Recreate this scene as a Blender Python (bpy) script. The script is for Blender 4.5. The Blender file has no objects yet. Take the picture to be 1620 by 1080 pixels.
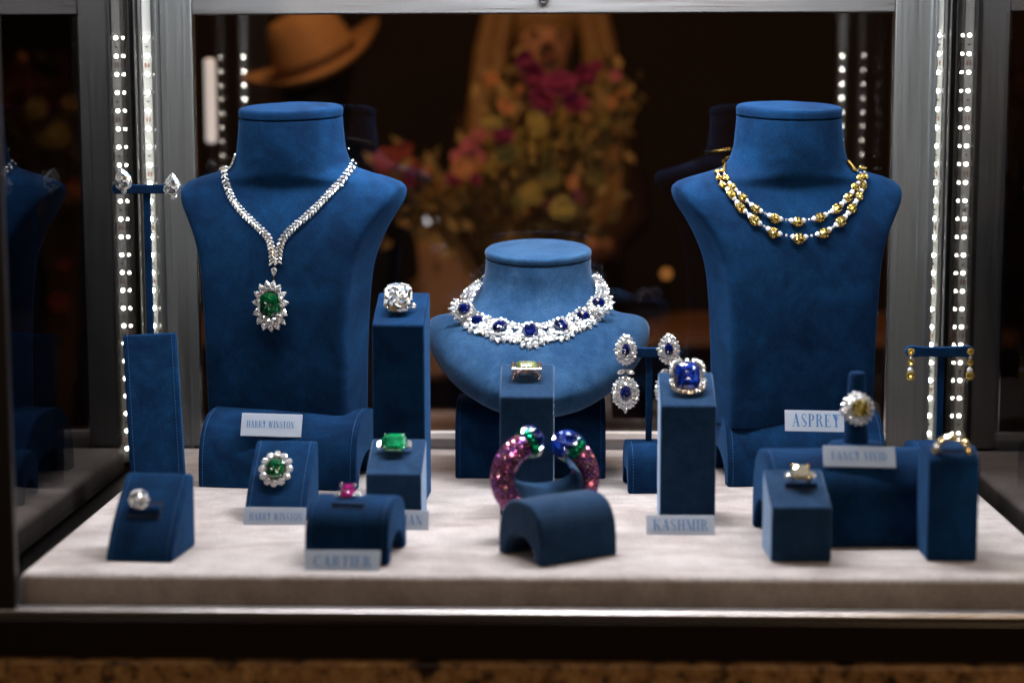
import bpy, math, random
from mathutils import Vector, Matrix
from mathutils.bvhtree import BVHTree
from math import sin, cos, pi, radians as R
random.seed(7)
SC = bpy.context.scene
COL = SC.collection

# ------------------------------------------------------------------ camera, world, lights
F = 2855.0; PITCH = R(6.93); YAW = R(1.6); HC = 0.409
cam_d = bpy.data.cameras.new('camera'); cam = bpy.data.objects.new('camera', cam_d); COL.objects.link(cam)
cam.location = (0, 0, HC); cam.rotation_euler = (pi/2 - PITCH, R(0.1), YAW)
cam_d.sensor_width = 36; cam_d.lens = F/1620*36; cam_d.clip_start = .02; cam_d.clip_end = 60
cam_d.dof.use_dof = True; cam_d.dof.focus_distance = 2.06; cam_d.dof.aperture_fstop = 2.6
SC.camera = cam
CM = Matrix.Translation(cam.location) @ cam.rotation_euler.to_matrix().to_4x4()
CR = cam.rotation_euler.to_matrix()

W = bpy.data.worlds.new('World'); SC.world = W; W.use_nodes = True
W.node_tree.nodes['Background'].inputs[0].default_value = (.30, .20, .13, 1)
W.node_tree.nodes['Background'].inputs[1].default_value = .035
SC.view_settings.view_transform = 'Standard'; SC.view_settings.look = 'None'
SC.view_settings.exposure = 0; SC.view_settings.gamma = 1
SC.render.engine = 'CYCLES'
try:
    SC.cycles.max_bounces = 10; SC.cycles.transparent_max_bounces = 16
    SC.cycles.caustics_refractive = True; SC.cycles.sample_clamp_indirect = 6
    SC.cycles.use_denoising = True
except Exception: pass

def area(name, loc, size, power, color, target=None, size_y=None):
    d = bpy.data.lights.new(name, 'AREA'); d.energy = power; d.color = color
    d.shape = 'RECTANGLE'; d.size = size; d.size_y = size_y or size
    o = bpy.data.objects.new(name, d); COL.objects.link(o); o.location = loc
    if target is not None:
        o.rotation_euler = (Vector(target)-Vector(loc)).to_track_quat('-Z', 'Y').to_euler()
    return o
COOL = (.93, .96, 1.0)
area('case_top_lamp', (-.02, 1.93, .76), .92, 11.5, COOL, (-.02, 1.95, 0), .03)
area('case_back_top_lamp', (-.02, 2.14, .76), .92, 2.4, COOL, (-.02, 2.08, 0), .03)
area('case_middle_lamp', (.02, 1.96, .76), .20, 3.2, COOL, (.02, 1.97, 0), .10)
area('left_neighbour_lamp', (-.86, 1.93, .76), .5, 6, COOL, (-.86, 1.95, 0), .03)
area('right_neighbour_lamp', (.80, 1.93, .76), .5, 6, COOL, (.80, 1.95, 0), .03)
# the room's own warm lamps: one over the visitors beyond the case, one in the hall behind the photographer
area('room_lamp', (-.35, 3.0, 1.9), .35, 22, (1, .62, .30), (.0, 3.9, .35))
area('hall_lamp', (1.2, -1.2, 1.6), .5, 12, (1, .66, .36), (.1, 1.5, -.1))
for hx, hy, hz, hw in ((-.9, -.6, .9, 1.4), (.35, .1, 1.5, .9), (-.4, .5, 1.35, .6), (1.0, .4, 1.2, .8), (.1, -.8, 1.15, .9), (-1.3, .3, 1.1, .8), (.65, .9, 1.3, .5)):  # unseen small spots added so that the gem facets flash
    area('facet_flash_spot', (hx, hy, hz), .09, hw, (1, .86, .70), (0, 1.8, .15))

# ------------------------------------------------------------------ helpers
def ray(px, py):
    return (CR @ Vector(((px-810)/F, -(py-540)/F, -1))).normalized()
def P(px, py, Y):
    d = ray(px, py); t = Y/d.y; return Vector((0, 0, HC)) + d*t
def G(px, py, z=0.0):
    d = ray(px, py); t = (z-HC)/d.z; return Vector((0, 0, HC)) + d*t
def PX(n, Y): return n*Y/F      # size of n photo pixels at distance Y

class MB:
    def __init__(s): s.v = []; s.f = []
    def add(s, vs, fs):
        b = len(s.v); s.v += [tuple(v) for v in vs]; s.f += [[i+b for i in f] for f in fs]; return s
    def box(s, x0, x1, y0, y1, z0, z1):
        return s.add([(x0,y0,z0),(x1,y0,z0),(x1,y1,z0),(x0,y1,z0),(x0,y0,z1),(x1,y0,z1),(x1,y1,z1),(x0,y1,z1)],
                     [(0,3,2,1),(4,5,6,7),(0,1,5,4),(1,2,6,5),(2,3,7,6),(3,0,4,7)])
    def rings(s, rings, cap0=True, cap1=True, close=True):
        n = len(rings[0]); vs = [p for r in rings for p in r]; fs = []
        for i in range(len(rings)-1):
            for j in range(n if close else n-1):
                k = (j+1) % n
                fs.append((i*n+j, i*n+k, (i+1)*n+k, (i+1)*n+j))
        if cap0: fs.append(tuple(reversed(range(n))))
        if cap1: fs.append(tuple((len(rings)-1)*n+j for j in range(n)))
        return s.add(vs, fs)
    def tube(s, pts, rad, n=8, cap=True):
        pts = [Vector(p) for p in pts]; rr = rad if isinstance(rad, (list, tuple)) else [rad]*len(pts)
        rings = []; up = Vector((0, 0, 1))
        for i, p in enumerate(pts):
            t = (pts[min(i+1, len(pts)-1)]-pts[max(i-1, 0)]).normalized()
            if i == 0:
                a = t.orthogonal().normalized()
            else:
                a = (a - t*a.dot(t)).normalized()
            b = t.cross(a)
            rings.append([p + (a*cos(2*pi*k/n)+b*sin(2*pi*k/n))*rr[i] for k in range(n)])
        return s.rings(rings, cap, cap)
    def sphere(s, c, r, n=8, m=6, sc=(1, 1, 1)):
        c = Vector(c); rg = []
        for i in range(1, m):
            a = pi*i/m
            rg.append([c+Vector((r*sc[0]*sin(a)*cos(2*pi*k/n), r*sc[1]*sin(a)*sin(2*pi*k/n), -r*sc[2]*cos(a))) for k in range(n)])
        b = len(s.v); s.rings(rg, False, False)
        s.v += [tuple(c-Vector((0, 0, r*sc[2]))), tuple(c+Vector((0, 0, r*sc[2])))]
        e = len(s.v); L = b+(m-2)*n
        for k in range(n):
            s.f.append([e-2, b+(k+1) % n, b+k]); s.f.append([e-1, L+k, L+(k+1) % n])
        return s
    def build(s, name, mt, parent=None, smooth=True, bevel=0, seg=2, auto=35, loc=None):
        me = bpy.data.meshes.new(name); me.from_pydata(s.v, [], s.f); me.validate(); me.update()
        if mt: me.materials.append(mt)
        o = bpy.data.objects.new(name, me); COL.objects.link(o)
        if parent: o.parent = parent
        if loc is not None: o.location = loc
        if smooth:
            for p in me.polygons: p.use_smooth = True
            try: me.set_sharp_from_angle(angle=R(auto))
            except Exception: pass
        if bevel:
            m = o.modifiers.new('bevel', 'BEVEL'); m.width = bevel; m.segments = seg; m.limit_method = 'ANGLE'; m.angle_limit = R(30)
            m.harden_normals = False
        return o

def tag(o, label=None, cat=None, group=None, kind=None):
    if label: o['label'] = label
    if cat: o['category'] = cat
    if group: o['group'] = group
    if kind: o['kind'] = kind
    return o
def thing(name, loc, label, cat, group=None, rot=(0, 0, 0)):
    o = bpy.data.objects.new(name, None); COL.objects.link(o); o.location = loc; o.rotation_euler = rot
    o.empty_display_size = .02
    return tag(o, label, cat, group)
def inst(mesh, name, parent, loc, normal=(0, 0, 1), along=(1, 0, 0), scale=(1, 1, 1)):
    """link a copy of a shared mesh; local z -> normal, local x -> along"""
    o = bpy.data.objects.new(name, mesh); COL.objects.link(o); o.parent = parent
    o.matrix_basis = frame(loc, normal, along, scale)
    return o
def frame(loc, normal, along, scale=(1, 1, 1)):
    z = Vector(normal).normalized(); x = Vector(along); x = (x - z*x.dot(z))
    x = x.normalized() if x.length > 1e-6 else z.orthogonal().normalized()
    y = z.cross(x)
    if not isinstance(scale, (tuple, list)): scale = (scale,)*3
    return Matrix(((x.x*scale[0], y.x*scale[1], z.x*scale[2], loc[0]), (x.y*scale[0], y.y*scale[1], z.y*scale[2], loc[1]),
                   (x.z*scale[0], y.z*scale[1], z.z*scale[2], loc[2]), (0, 0, 0, 1)))
def add_mesh(mb, verts, faces, M):
    mb.add([M @ Vector(v) for v in verts], faces)

# ------------------------------------------------------------------ materials
def mat(name, color=(.5, .5, .5), rough=.5, metal=0, **kw):
    m = bpy.data.materials.new(name); m.use_nodes = True
    b = m.node_tree.nodes['Principled BSDF']
    b.inputs['Base Color'].default_value = (*color, 1); b.inputs['Roughness'].default_value = rough
    b.inputs['Metallic'].default_value = metal
    for k, v in kw.items():
        b.inputs[k.replace('_', ' ')].default_value = v
    return m
def nodes(m): return m.node_tree.nodes, m.node_tree.links, m.node_tree.nodes['Principled BSDF']
def noise(N, L, scale, detail=4, rough=.5, coord='Object', stretch=None, dist=0):
    tc = N.new('ShaderNodeTexCoord'); n = N.new('ShaderNodeTexNoise')
    n.inputs['Scale'].default_value = scale; n.inputs['Detail'].default_value = detail
    n.inputs['Roughness'].default_value = rough; n.inputs['Distortion'].default_value = dist
    if stretch:
        mp = N.new('ShaderNodeMapping'); mp.inputs['Scale'].default_value = stretch
        L.new(tc.outputs[coord], mp.inputs[0]); L.new(mp.outputs[0], n.inputs['Vector'])
    else: L.new(tc.outputs[coord], n.inputs['Vector'])
    return n
def ramp(N, L, fac, stops):
    r = N.new('ShaderNodeValToRGB'); e = r.color_ramp.elements
    e[0].position, e[0].color = stops[0][0], (*stops[0][1], 1); e[1].position, e[1].color = stops[-1][0], (*stops[-1][1], 1)
    for p, c in stops[1:-1]:
        k = e.new(p); k.color = (*c, 1)
    L.new(fac, r.inputs[0]); return r
def mixrgb(N, L, a, b, f, mode='MIX'):
    m = N.new('ShaderNodeMix'); m.data_type = 'RGBA'; m.blend_type = mode
    if isinstance(f, (int, float)): m.inputs[0].default_value = f
    else: L.new(f, m.inputs[0])
    for i, s in ((6, a), (7, b)):
        if isinstance(s, tuple): m.inputs[i].default_value = (*s, 1)
        else: L.new(s, m.inputs[i])
    return m.outputs[2]
def suede(name, dark, light, sheen=.35, tint=(.35, .55, .9), cloud=16, fine=750):
    m = mat(name, rough=.95); N, L, b = nodes(m)
    c = noise(N, L, cloud, 5, .62, dist=.6); f = noise(N, L, fine, 3, .7); g = noise(N, L, cloud*5, 3, .6)
    r1 = ramp(N, L, c.outputs['Fac'], [(.36, dark), (.64, light)])
    r2 = ramp(N, L, f.outputs['Fac'], [(.3, (.62, .62, .62)), (.7, (1.35, 1.35, 1.35))])
    r3 = ramp(N, L, g.outputs['Fac'], [(.3, (.86, .86, .86)), (.7, (1.12, 1.12, 1.12))])
    x = mixrgb(N, L, r1.outputs[0], r2.outputs[0], 1.0, 'MULTIPLY'); x = mixrgb(N, L, x, r3.outputs[0], 1.0, 'MULTIPLY')
    L.new(x, b.inputs['Base Color'])
    b.inputs['Sheen Weight'].default_value = sheen; b.inputs['Sheen Tint'].default_value = (*tint, 1)
    b.inputs['Sheen Roughness'].default_value = .35; b.inputs['Specular IOR Level'].default_value = .12
    bp = N.new('ShaderNodeBump'); bp.inputs['Strength'].default_value = .35; bp.inputs['Distance'].default_value = .0006
    L.new(f.outputs['Fac'], bp.inputs['Height']); L.new(bp.outputs[0], b.inputs['Normal'])
    return m
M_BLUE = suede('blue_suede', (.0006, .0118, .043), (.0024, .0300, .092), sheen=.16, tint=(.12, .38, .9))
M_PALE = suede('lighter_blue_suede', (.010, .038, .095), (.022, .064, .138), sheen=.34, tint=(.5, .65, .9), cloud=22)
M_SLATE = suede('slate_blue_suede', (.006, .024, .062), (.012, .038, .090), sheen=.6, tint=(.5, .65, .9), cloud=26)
M_PLUSH = suede('beige_platform_suede', (.35, .30, .287), (.47, .418, .405), sheen=.3, tint=(1, .95, .9), cloud=7, fine=500)
def smear_plush():
    N, L, b = nodes(M_PLUSH)
    n = noise(N, L, 5, 6, .7, stretch=(1.0, 3.2, 1), dist=1.6)
    r = ramp(N, L, n.outputs['Fac'], [(.36, (.80, .77, .755)), (.52, (1, 1, 1)), (1, (1.06, 1.06, 1.06))])
    old = b.inputs['Base Color'].links[0].from_socket
    L.new(mixrgb(N, L, old, r.outputs[0], 1.0, 'MULTIPLY'), b.inputs['Base Color'])
smear_plush()
M_STITCH = mat('stitch_thread', (.03, .10, .25), .7)
M_SLOT = mat('slot_velvet', (.003, .010, .035), .95)
def brushed(name, color, rough, stretch):
    m = mat(name, color, rough, 1.0); N, L, b = nodes(m)
    n = noise(N, L, 40, 4, .6, stretch=stretch)
    r = ramp(N, L, n.outputs['Fac'], [(.3, tuple(c*.92 for c in color)), (.7, color)]); L.new(r.outputs[0], b.inputs['Base Color'])
    r2 = ramp(N, L, n.outputs['Fac'], [(.3, (rough*1.25,)*3), (.7, (rough*.8,)*3)]); L.new(r2.outputs[0], b.inputs['Roughness'])
    return m
M_ALU_V = brushed('brushed_aluminium_upright', (.25, .26, .265), .42, (9, 9, .15))
M_ALU_H = brushed('brushed_aluminium_rail', (.34, .34, .35), .33, (.15, 9, 9))
M_CHROME = mat('polished_chrome', (.8, .8, .8), .12, 1)
M_BLACK = mat('black_lacquer', (.012, .007, .006), .28)
M_DKPOST = mat('dark_bronze_metal', (.05, .04, .035), .4, .8)
def mirror(name, refl, tint=(1, 1, 1)):
    m = bpy.data.materials.new(name); m.use_nodes = True; N = m.node_tree.nodes; L = m.node_tree.links; N.clear()
    o = N.new('ShaderNodeOutputMaterial'); g = N.new('ShaderNodeBsdfGlossy'); g.inputs['Roughness'].default_value = .012
    g.inputs['Color'].default_value = (refl*tint[0], refl*tint[1], refl*tint[2], 1)
    d = N.new('ShaderNodeBsdfDiffuse'); d.inputs[0].default_value = (.004, .004, .005, 1)
    a = N.new('ShaderNodeAddShader'); L.new(g.outputs[0], a.inputs[0]); L.new(d.outputs[0], a.inputs[1]); L.new(a.outputs[0], o.inputs[0])
    return m
M_MIRROR = mirror('smoked_mirror', .34, (.95, .98, 1.05))
def pane(name, refl, tint):
    m = bpy.data.materials.new(name); m.use_nodes = True; N = m.node_tree.nodes; L = m.node_tree.links; N.clear()
    o = N.new('ShaderNodeOutputMaterial'); g = N.new('ShaderNodeBsdfGlossy'); g.inputs['Roughness'].default_value = .006
    t = N.new('ShaderNodeBsdfTransparent'); t.inputs[0].default_value = (*tint, 1)
    x = N.new('ShaderNodeMixShader'); x.inputs[0].default_value = refl
    L.new(t.outputs[0], x.inputs[1]); L.new(g.outputs[0], x.inputs[2]); L.new(x.outputs[0], o.inputs[0])
    return m
M_PANE = pane('tinted_glass', .06, (.80, .74, .70))
def emit(name, color, s):
    m = bpy.data.materials.new(name); m.use_nodes = True; b = m.node_tree.nodes['Principled BSDF']
    b.inputs['Base Color'].default_value = (*color, 1); b.inputs['Emission Color'].default_value = (*color, 1)
    b.inputs['Emission Strength'].default_value = s; return m
M_LED = emit('led_chip', (1, .97, .86), 120)
M_LEDTAPE = mat('led_tape', (.72, .73, .70), .5)
M_BROWN = mat('copper_pad', (.42, .12, .05), .5)
M_INK = mat('dark_component', (.02, .02, .02), .4)
def acrylic():
    m = mat('frosted_acrylic', (.42, .47, .56), .5); N, L, b = nodes(m)
    t = N.new('ShaderNodeBsdfTransparent'); x = N.new('ShaderNodeMixShader'); x.inputs[0].default_value = .88
    tr = N.new('ShaderNodeBsdfTranslucent'); tr.inputs[0].default_value = (.6, .65, .72, 1)
    x2 = N.new('ShaderNodeMixShader'); x2.inputs[0].default_value = .3
    L.new(b.outputs[0], x2.inputs[1]); L.new(tr.outputs[0], x2.inputs[2])
    L.new(t.outputs[0], x.inputs[1]); L.new(x2.outputs[0], x.inputs[2]); L.new(x.outputs[0], N['Material Output'].inputs[0])
    return m
M_ACRYL = acrylic()
M_LETTER = mat('blue_ink', (.03, .13, .30), .5)
M_LETTERPALE = mat('pale_blue_ink', (.06, .17, .37), .5)
def gem(name, color, ior, trans=1.0, rough=.0, metal=0, spec=None):
    m = mat(name, color, rough, metal); N, L, b = nodes(m)
    b.inputs['Transmission Weight'].default_value = trans; b.inputs['IOR'].default_value = ior
    return m
def gem2(name, deep, face, ior=1.8):
    """coloured stone: refracting body laid over an inner reflecting foil"""
    m = mat(name, face, .04); N, L, b = nodes(m)
    b.inputs['Transmission Weight'].default_value = .55; b.inputs['IOR'].default_value = ior
    n = noise(N, L, 1.6, 1, .4); r = ramp(N, L, n.outputs['Fac'], [(.35, deep), (.62, face)])
    L.new(r.outputs[0], b.inputs['Base Color']); b.inputs['Coat Weight'].default_value = .6; b.inputs['Coat Roughness'].default_value = .02
    return m
def diamond_mat(name, color, k=.6, diff=.17):
    m = mat(name, color, .03, 1.0); N, L, b = nodes(m)
    d = N.new('ShaderNodeBsdfDiffuse'); d.inputs[0].default_value = (*[c*.95 for c in color], 1)
    gl = N.new('ShaderNodeBsdfGlass'); gl.inputs['IOR'].default_value = 2.3; gl.inputs['Color'].default_value = (*color, 1); gl.inputs['Roughness'].default_value = .0
    x = N.new('ShaderNodeMixShader'); x.inputs[0].default_value = .62
    L.new(gl.outputs[0], x.inputs[1]); L.new(b.outputs[0], x.inputs[2])
    y = N.new('ShaderNodeMixShader'); y.inputs[0].default_value = diff
    L.new(x.outputs[0], y.inputs[1]); L.new(d.outputs[0], y.inputs[2])
    L.new(y.outputs[0], N['Material Output'].inputs[0]); return m
M_DIA = diamond_mat('diamond', (.97, .98, 1.0), .55, .20)
M_DIAW = diamond_mat('warm_diamond', (1.0, .95, .86), .55)
M_YEL = diamond_mat('yellow_diamond', (.76, .56, .15), .6, .16)
M_BIGDIA = gem('clear_diamond', (1, 1, 1), 2.3, .8)
M_SAPH = gem2('sapphire', (.0005, .002, .025), (.003, .016, .20))
M_SAPHL = gem2('bright_sapphire', (.001, .006, .08), (.006, .05, .48))
M_EMER = gem2('deep_emerald', (.0, .03, .010), (.004, .17, .05))
M_EMERL = gem2('bright_emerald', (.0, .12, .045), (.01, .50, .18))
M_RUBY = gem2('pink_ruby', (.10, .0, .06), (.75, .02, .35))
M_PERI = gem2('peridot', (.12, .16, .03), (.38, .45, .13))
M_YB = diamond_mat('yellow_painted_flash', (.95, .80, .30), .5, .5); M_YD = diamond_mat('yellow_painted_dim', (.45, .28, .02), .5, .05)  # yellow facet tones with inner flash and darkness put into the colour
M_PINK = diamond_mat('pink_sapphire', (.36, .10, .25), .55, .2)
M_VIOL = diamond_mat('violet_sapphire', (.22, .08, .34), .6, .2)
M_TSAV = diamond_mat('green_garnet', (.01, .35, .16), .6)
M_PLAT = mat('platinum', (.75, .76, .78), .18, 1)
M_GOLD = mat('yellow_gold', (.85, .56, .17), .2, 1)
M_ROSE = mat('rose_gold', (.80, .45, .28), .22, 1)

# ------------------------------------------------------------------ gem meshes
def outline(kind, t, a, b):
    c, s = cos(t), sin(t)
    if kind == 'round': return a*c, b*s
    if kind == 'cushion':
        e = 2/3.6; return a*abs(c)**e*(1 if c > 0 else -1), b*abs(s)**e*(1 if s > 0 else -1)
    if kind == 'marquise':
        return a*c, b*s*abs(s)**.55
    if kind == 'pear':                      # tip towards +x
        return a*c, b*1.12*s*abs(sin(t/2))**.85
    if kind == 'octagon':
        k = .72; m = max(abs(c)/a, abs(s)/b, (abs(c)/a+abs(s)/b)/(2-.42)); return c/m, s/m
def gem_geo(kind, a, b, h=.35, d=.45, n=16, table=.58, seed=0):
    rnd = random.Random(seed); V = []; Fc = []
    def ring(scale, z, off=0, jit=0):
        st = len(V)
        for i in range(n):
            x, y = outline(kind, 2*pi*(i+off)/n + (pi/n if kind == 'octagon' else 0), a, b)
            V.append((x*scale*(1+jit*rnd.uniform(-1, 1)), y*scale*(1+jit*rnd.uniform(-1, 1)), z)); 
        return st
    g1 = ring(1, 0); g0 = ring(1, -.05*a); c1 = ring(.80, h*.72, .5, .03); tb = ring(table, h)
    p1 = ring(.55, -d*.55, .5, .03)
    V.append((0, 0, -d)); cu = len(V)-1
    for i in range(n):
        j = (i+1) % n
        Fc.append((g0+i, g0+j, g1+j, g1+i))
        Fc += [(g1+i, g1+j, c1+i), (c1+i, g1+j, c1+j), (tb+i, c1+i, tb+j), (tb+j, c1+i, c1+j)]
        Fc += [(g0+j, g0+i, p1+i), (g0+j, p1+i, p1+j), (p1+j, p1+i, cu)]
    if kind != 'octagon' and n >= 12:       # star pattern inside the table catches light facet by facet
        s1 = len(V)
        for i in range(0, n, 2):
            x, y = outline(kind, 2*pi*(i+1)/n, a, b); V.append((x*table*.55, y*table*.55, h-.05*a*(1 if (i//2) % 2 else -.2)))
        m = n//2; V.append((0, 0, h-.03*a)); ct = len(V)-1
        for k in range(m):
            i = 2*k; k2 = (k+1) % m
            Fc += [(tb+i, tb+(i+1) % n, s1+k), (tb+(i+1) % n, tb+(i+2) % n, s1+k), (tb+(i+2) % n, s1+k2, s1+k), (s1+k, s1+k2, ct)]
    else:
        Fc.append(tuple(tb+i for i in range(n)))
    return V, Fc
def gem_mesh(name, geo, m):
    me = bpy.data.meshes.new(name); me.from_pydata(geo[0], [], geo[1]); me.update(); me.materials.append(m); return me
def step_geo(a, b, h=.3, d=.6, cut=.42):
    """step (emerald) cut: octagonal terraces"""
    def oc(sc, z):
        A, B = a*sc, b*sc; c = cut*min(a, b)*sc
        return [(A, -B+c, z), (A, B-c, z), (A-c, B, z), (-A+c, B, z), (-A, B-c, z), (-A, -B+c, z), (-A+c, -B, z), (A-c, -B, z)]
    m = MB(); m.rings([oc(.05, -d), oc(.38, -d*.82), oc(.68, -d*.5), oc(.9, -d*.18), oc(1, -.03*a), oc(1, 0), oc(.88, h*.55), oc(.74, h*.85), oc(.62, h)])
    return m.v, m.f
def glitter_geo(kind, a, b, n=20, h=.30, d=.5, seed=1, jit=.10, levels=(.84, .66, .47, .26)):
    """many small facets at differing tilts, as a modern brilliant or radiant cut shows them"""
    rd = random.Random(seed); V = []; Fc = []; st = []
    def ring(sc, z, off, j):
        st.append(len(V))
        for i in range(n):
            t = 2*pi*(i+off)/n+(pi/n if kind == 'octagon' else 0); x, y = outline(kind, t, a, b)
            V.append((x*sc*(1+j*.3*rd.uniform(-1, 1)), y*sc*(1+j*.3*rd.uniform(-1, 1)), z+j*rd.uniform(-1, 1)))
    ring(.6, -d, 0, .0); ring(1, -.06, 0, 0); ring(1, .0, 0, 0)
    for q, sc in enumerate(levels): ring(sc, h*(.62+.38*min(1, q*.5)), .5*(q % 2), jit if q else jit*.4)
    for q in range(len(st)-1):
        for i in range(n):
            j = (i+1) % n; A_, B_ = st[q], st[q+1]
            Fc += [(A_+i, A_+j, B_+i), (A_+j, B_+j, B_+i)]
    V.append((0, 0, h)); 
    for i in range(n): Fc.append((st[-1]+i, st[-1]+(i+1) % n, len(V)-1))
    Fc.append(tuple(reversed(range(n)))); return V, Fc
G_ROUND = gem_geo('round', 1, 1, .38, .5, 12); G_PEAR = gem_geo('pear', 1.22, .95, .38, .45, 12)
G_MARQ = gem_geo('marquise', 1.35, .72, .38, .4, 12); G_OVAL = gem_geo('round', 1, .8, .36, .5, 14, seed=3)
G_CUSH = gem_geo('cushion', 1, 1.08, .34, .6, 16, .62, seed=5); G_STEP = step_geo(1, 1.14)
G_TINY = gem_geo('round', 1, 1, .45, .3, 8, .5)
M_DA = diamond_mat('diamond_painted_flash', (1, 1, 1), .5, .62); M_DB = diamond_mat('diamond_painted_dim', (.96, .98, 1), .5, .03)  # facet tones that carry inner reflections and fire as colour
M_DC = diamond_mat('diamond_painted_warm_fire', (1, .78, .50), .5, .35); M_DD = diamond_mat('diamond_painted_blue_fire', (.60, .78, 1), .5, .35)
def paint_sparkle(o, mats=None, w=(5, 4, 5, .7, .9), seed=3):
    """inner reflections painted in"""
    me = o.data if hasattr(o, 'data') else o; rd = random.Random(seed+len(me.polygons)); mats = mats or [M_DIA, M_DA, M_DB, M_DC, M_DD]
    me.materials.clear()
    for m in mats: me.materials.append(m)
    idx = [rd.choices(range(len(mats)), w[:len(mats)])[0] for _ in me.polygons]; me.polygons.foreach_set('material_index', idx); me.update(); return o
ME_PEAR = gem_mesh('pear_diamond', G_PEAR, M_DIA); ME_MARQ = gem_mesh('marquise_diamond', G_MARQ, M_DIA); ME_ROUND = gem_mesh('round_diamond', G_ROUND, M_DIA)
ME_ROUNDW = gem_mesh('warm_diamond', G_ROUND, M_DIAW)
for _m in (ME_PEAR, ME_MARQ, ME_ROUND): paint_sparkle(_m)
def jig(v, k=.12): return Vector(v)+Vector((random.uniform(-k, k), random.uniform(-k, k), random.uniform(-k, k)))

# ------------------------------------------------------------------ lettering (high contrast serif capitals)
T_ = .05
def _r(x0, y0, x1, y1): return [(x0, y0), (x1, y0), (x1, y1), (x0, y1)]
def _stem(x, w=.17): return [_r(x, 0, x+w, 1)]
def _ser(x0, x1, top): y = 1-T_ if top else 0; return [_r(x0, y, x1, y+T_)]
def _dg(x0, y0, x1, y1, w): return [[(x0, y0), (x0+w, y0), (x1+w, y1), (x1, y1)]]
def _bowl(cx, cy, rx, ry, a0, a1, w, n=18):
    out = []
    for i in range(n):
        t0, t1 = R(a0+(a1-a0)*i/n), R(a0+(a1-a0)*(i+1)/n)
        out.append([(cx+rx*cos(t0), cy+ry*sin(t0)), (cx+rx*cos(t1), cy+ry*sin(t1)),
                    (cx+(rx-w)*cos(t1), cy+(ry-T_)*sin(t1)), (cx+(rx-w)*cos(t0), cy+(ry-T_)*sin(t0))])
    return out
def glyphs():
    g = {}
    def serstem(x, w=.17, o=.09): return _stem(x, w)+_ser(x-o, x+w+o, 0)+_ser(x-o, x+w+o, 1)
    g['I'] = (.35, serstem(.09))
    g['H'] = (.84, serstem(.09)+serstem(.58)+[_r(.26, .48, .58, .48+T_)])
    g['A'] = (.84, _dg(.56, 0, .32, 1, .19)+_dg(.1, 0, .38, 1, .05)+[_r(.2, .32, .6, .32+T_)]+_ser(.02, .24, 0)+_ser(.48, .84, 0))
    g['P'] = (.68, serstem(.09)+_bowl(.30, .735, .34, .265, -90, 90, .16))
    g['R'] = (.80, serstem(.09)+_bowl(.30, .745, .33, .255, -90, 90, .15)+_bowl(.30, .24, .32, .30, 0, 80, .16)+_dg(.60, 0, .47, .26, .15)+_ser(.6, .8, 0))
    g['B'] = (.74, serstem(.09)+_bowl(.30, .76, .31, .24, -90, 90, .15)+_bowl(.30, .27, .38, .27, -90, 90, .17))
    g['D'] = (.82, serstem(.09)+_bowl(.30, .5, .46, .5, -90, 90, .17))
    g['O'] = (.84, _bowl(.42, .5, .40, .52, 0, 360, .17, 32))
    g['C'] = (.76, _bowl(.42, .5, .40, .52, 42, 318, .17, 28)+[_r(.70, .70, .73, 1.0), _r(.70, 0, .73, .27)])
    g['E'] = (.70, serstem(.09)+[_r(.26, 1-T_, .62, 1), _r(.26, 0, .66, T_), _r(.26, .48, .48, .48+T_), _r(.60, .74, .63, .95), _r(.63, .05, .66, .28), _r(.46, .38, .49, .63)])
    g['F'] = (.66, serstem(.09)+[_r(.26, 1-T_, .62, 1), _r(.26, .48, .48, .48+T_), _r(.60, .74, .63, .95), _r(.46, .38, .49, .63)])
    g['L'] = (.66, serstem(.09)+[_r(.26, 0, .62, T_), _r(.60, .05, .63, .30)])
    g['T'] = (.74, _stem(.285)+_ser(.19, .55, 0)+[_r(.03, 1-T_, .71, 1), _r(.03, .74, .06, .95), _r(.68, .74, .71, .95)])
    g['N'] = (.86, [_r(.13, 0, .17, 1), _r(.70, 0, .74, 1)]+_dg(.57, 0, .09, 1, .17)+_ser(.03, .211, 0)+_ser(.60, .84, 1)+_ser(.0, .2, 1))
    g['M'] = (1.0, [_r(.12, 0, .16, 1)]+_stem(.74)+_dg(.43, 0, .10, 1, .17)+_dg(.46, 0, .78, 1, .045)+_ser(.02, .26, 0)+_ser(.65, 1.0, 0)+_ser(.02, .2, 1)+_ser(.78, 1.0, 1))
    g['V'] = (.80, _dg(.36, 0, .08, 1, .18)+_dg(.42, 0, .66, 1, .05)+_ser(.0, .34, 1)+_ser(.56, .8, 1))
    g['W'] = (1.14, _dg(.28, 0, .06, 1, .17)+_dg(.34, 0, .52, 1, .05)+_dg(.66, 0, .42, 1, .17)+_dg(.72, 0, .98, 1, .05)+_ser(.0, .3, 1)+_ser(.36, .64, 1)+_ser(.88, 1.14, 1))
    g['Y'] = (.80, _stem(.33)+_ser(.24, .6, 0)+_dg(.33, .42, .06, 1, .18)+_dg(.43, .44, .66, 1, .05)+_ser(.0, .32, 1)+_ser(.56, .8, 1))
    g['K'] = (.84, serstem(.09)+_dg(.26, .36, .66, 1, .05)+_dg(.60, 0, .36, .56, .18)+_ser(.5, .84, 0)+_ser(.55, .8, 1))
    g['S'] = (.62, _bowl(.31, .745, .24, .275, 40, 215, .10, 16)+_bowl(.31, .245, .26, .265, -140, 40, .12, 16)+_dg(.36, .30, .09, .66, .17)+[_r(.50, .70, .53, 1.0), _r(.05, 0, .08, .32)])
    return g
GL = glyphs()
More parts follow.
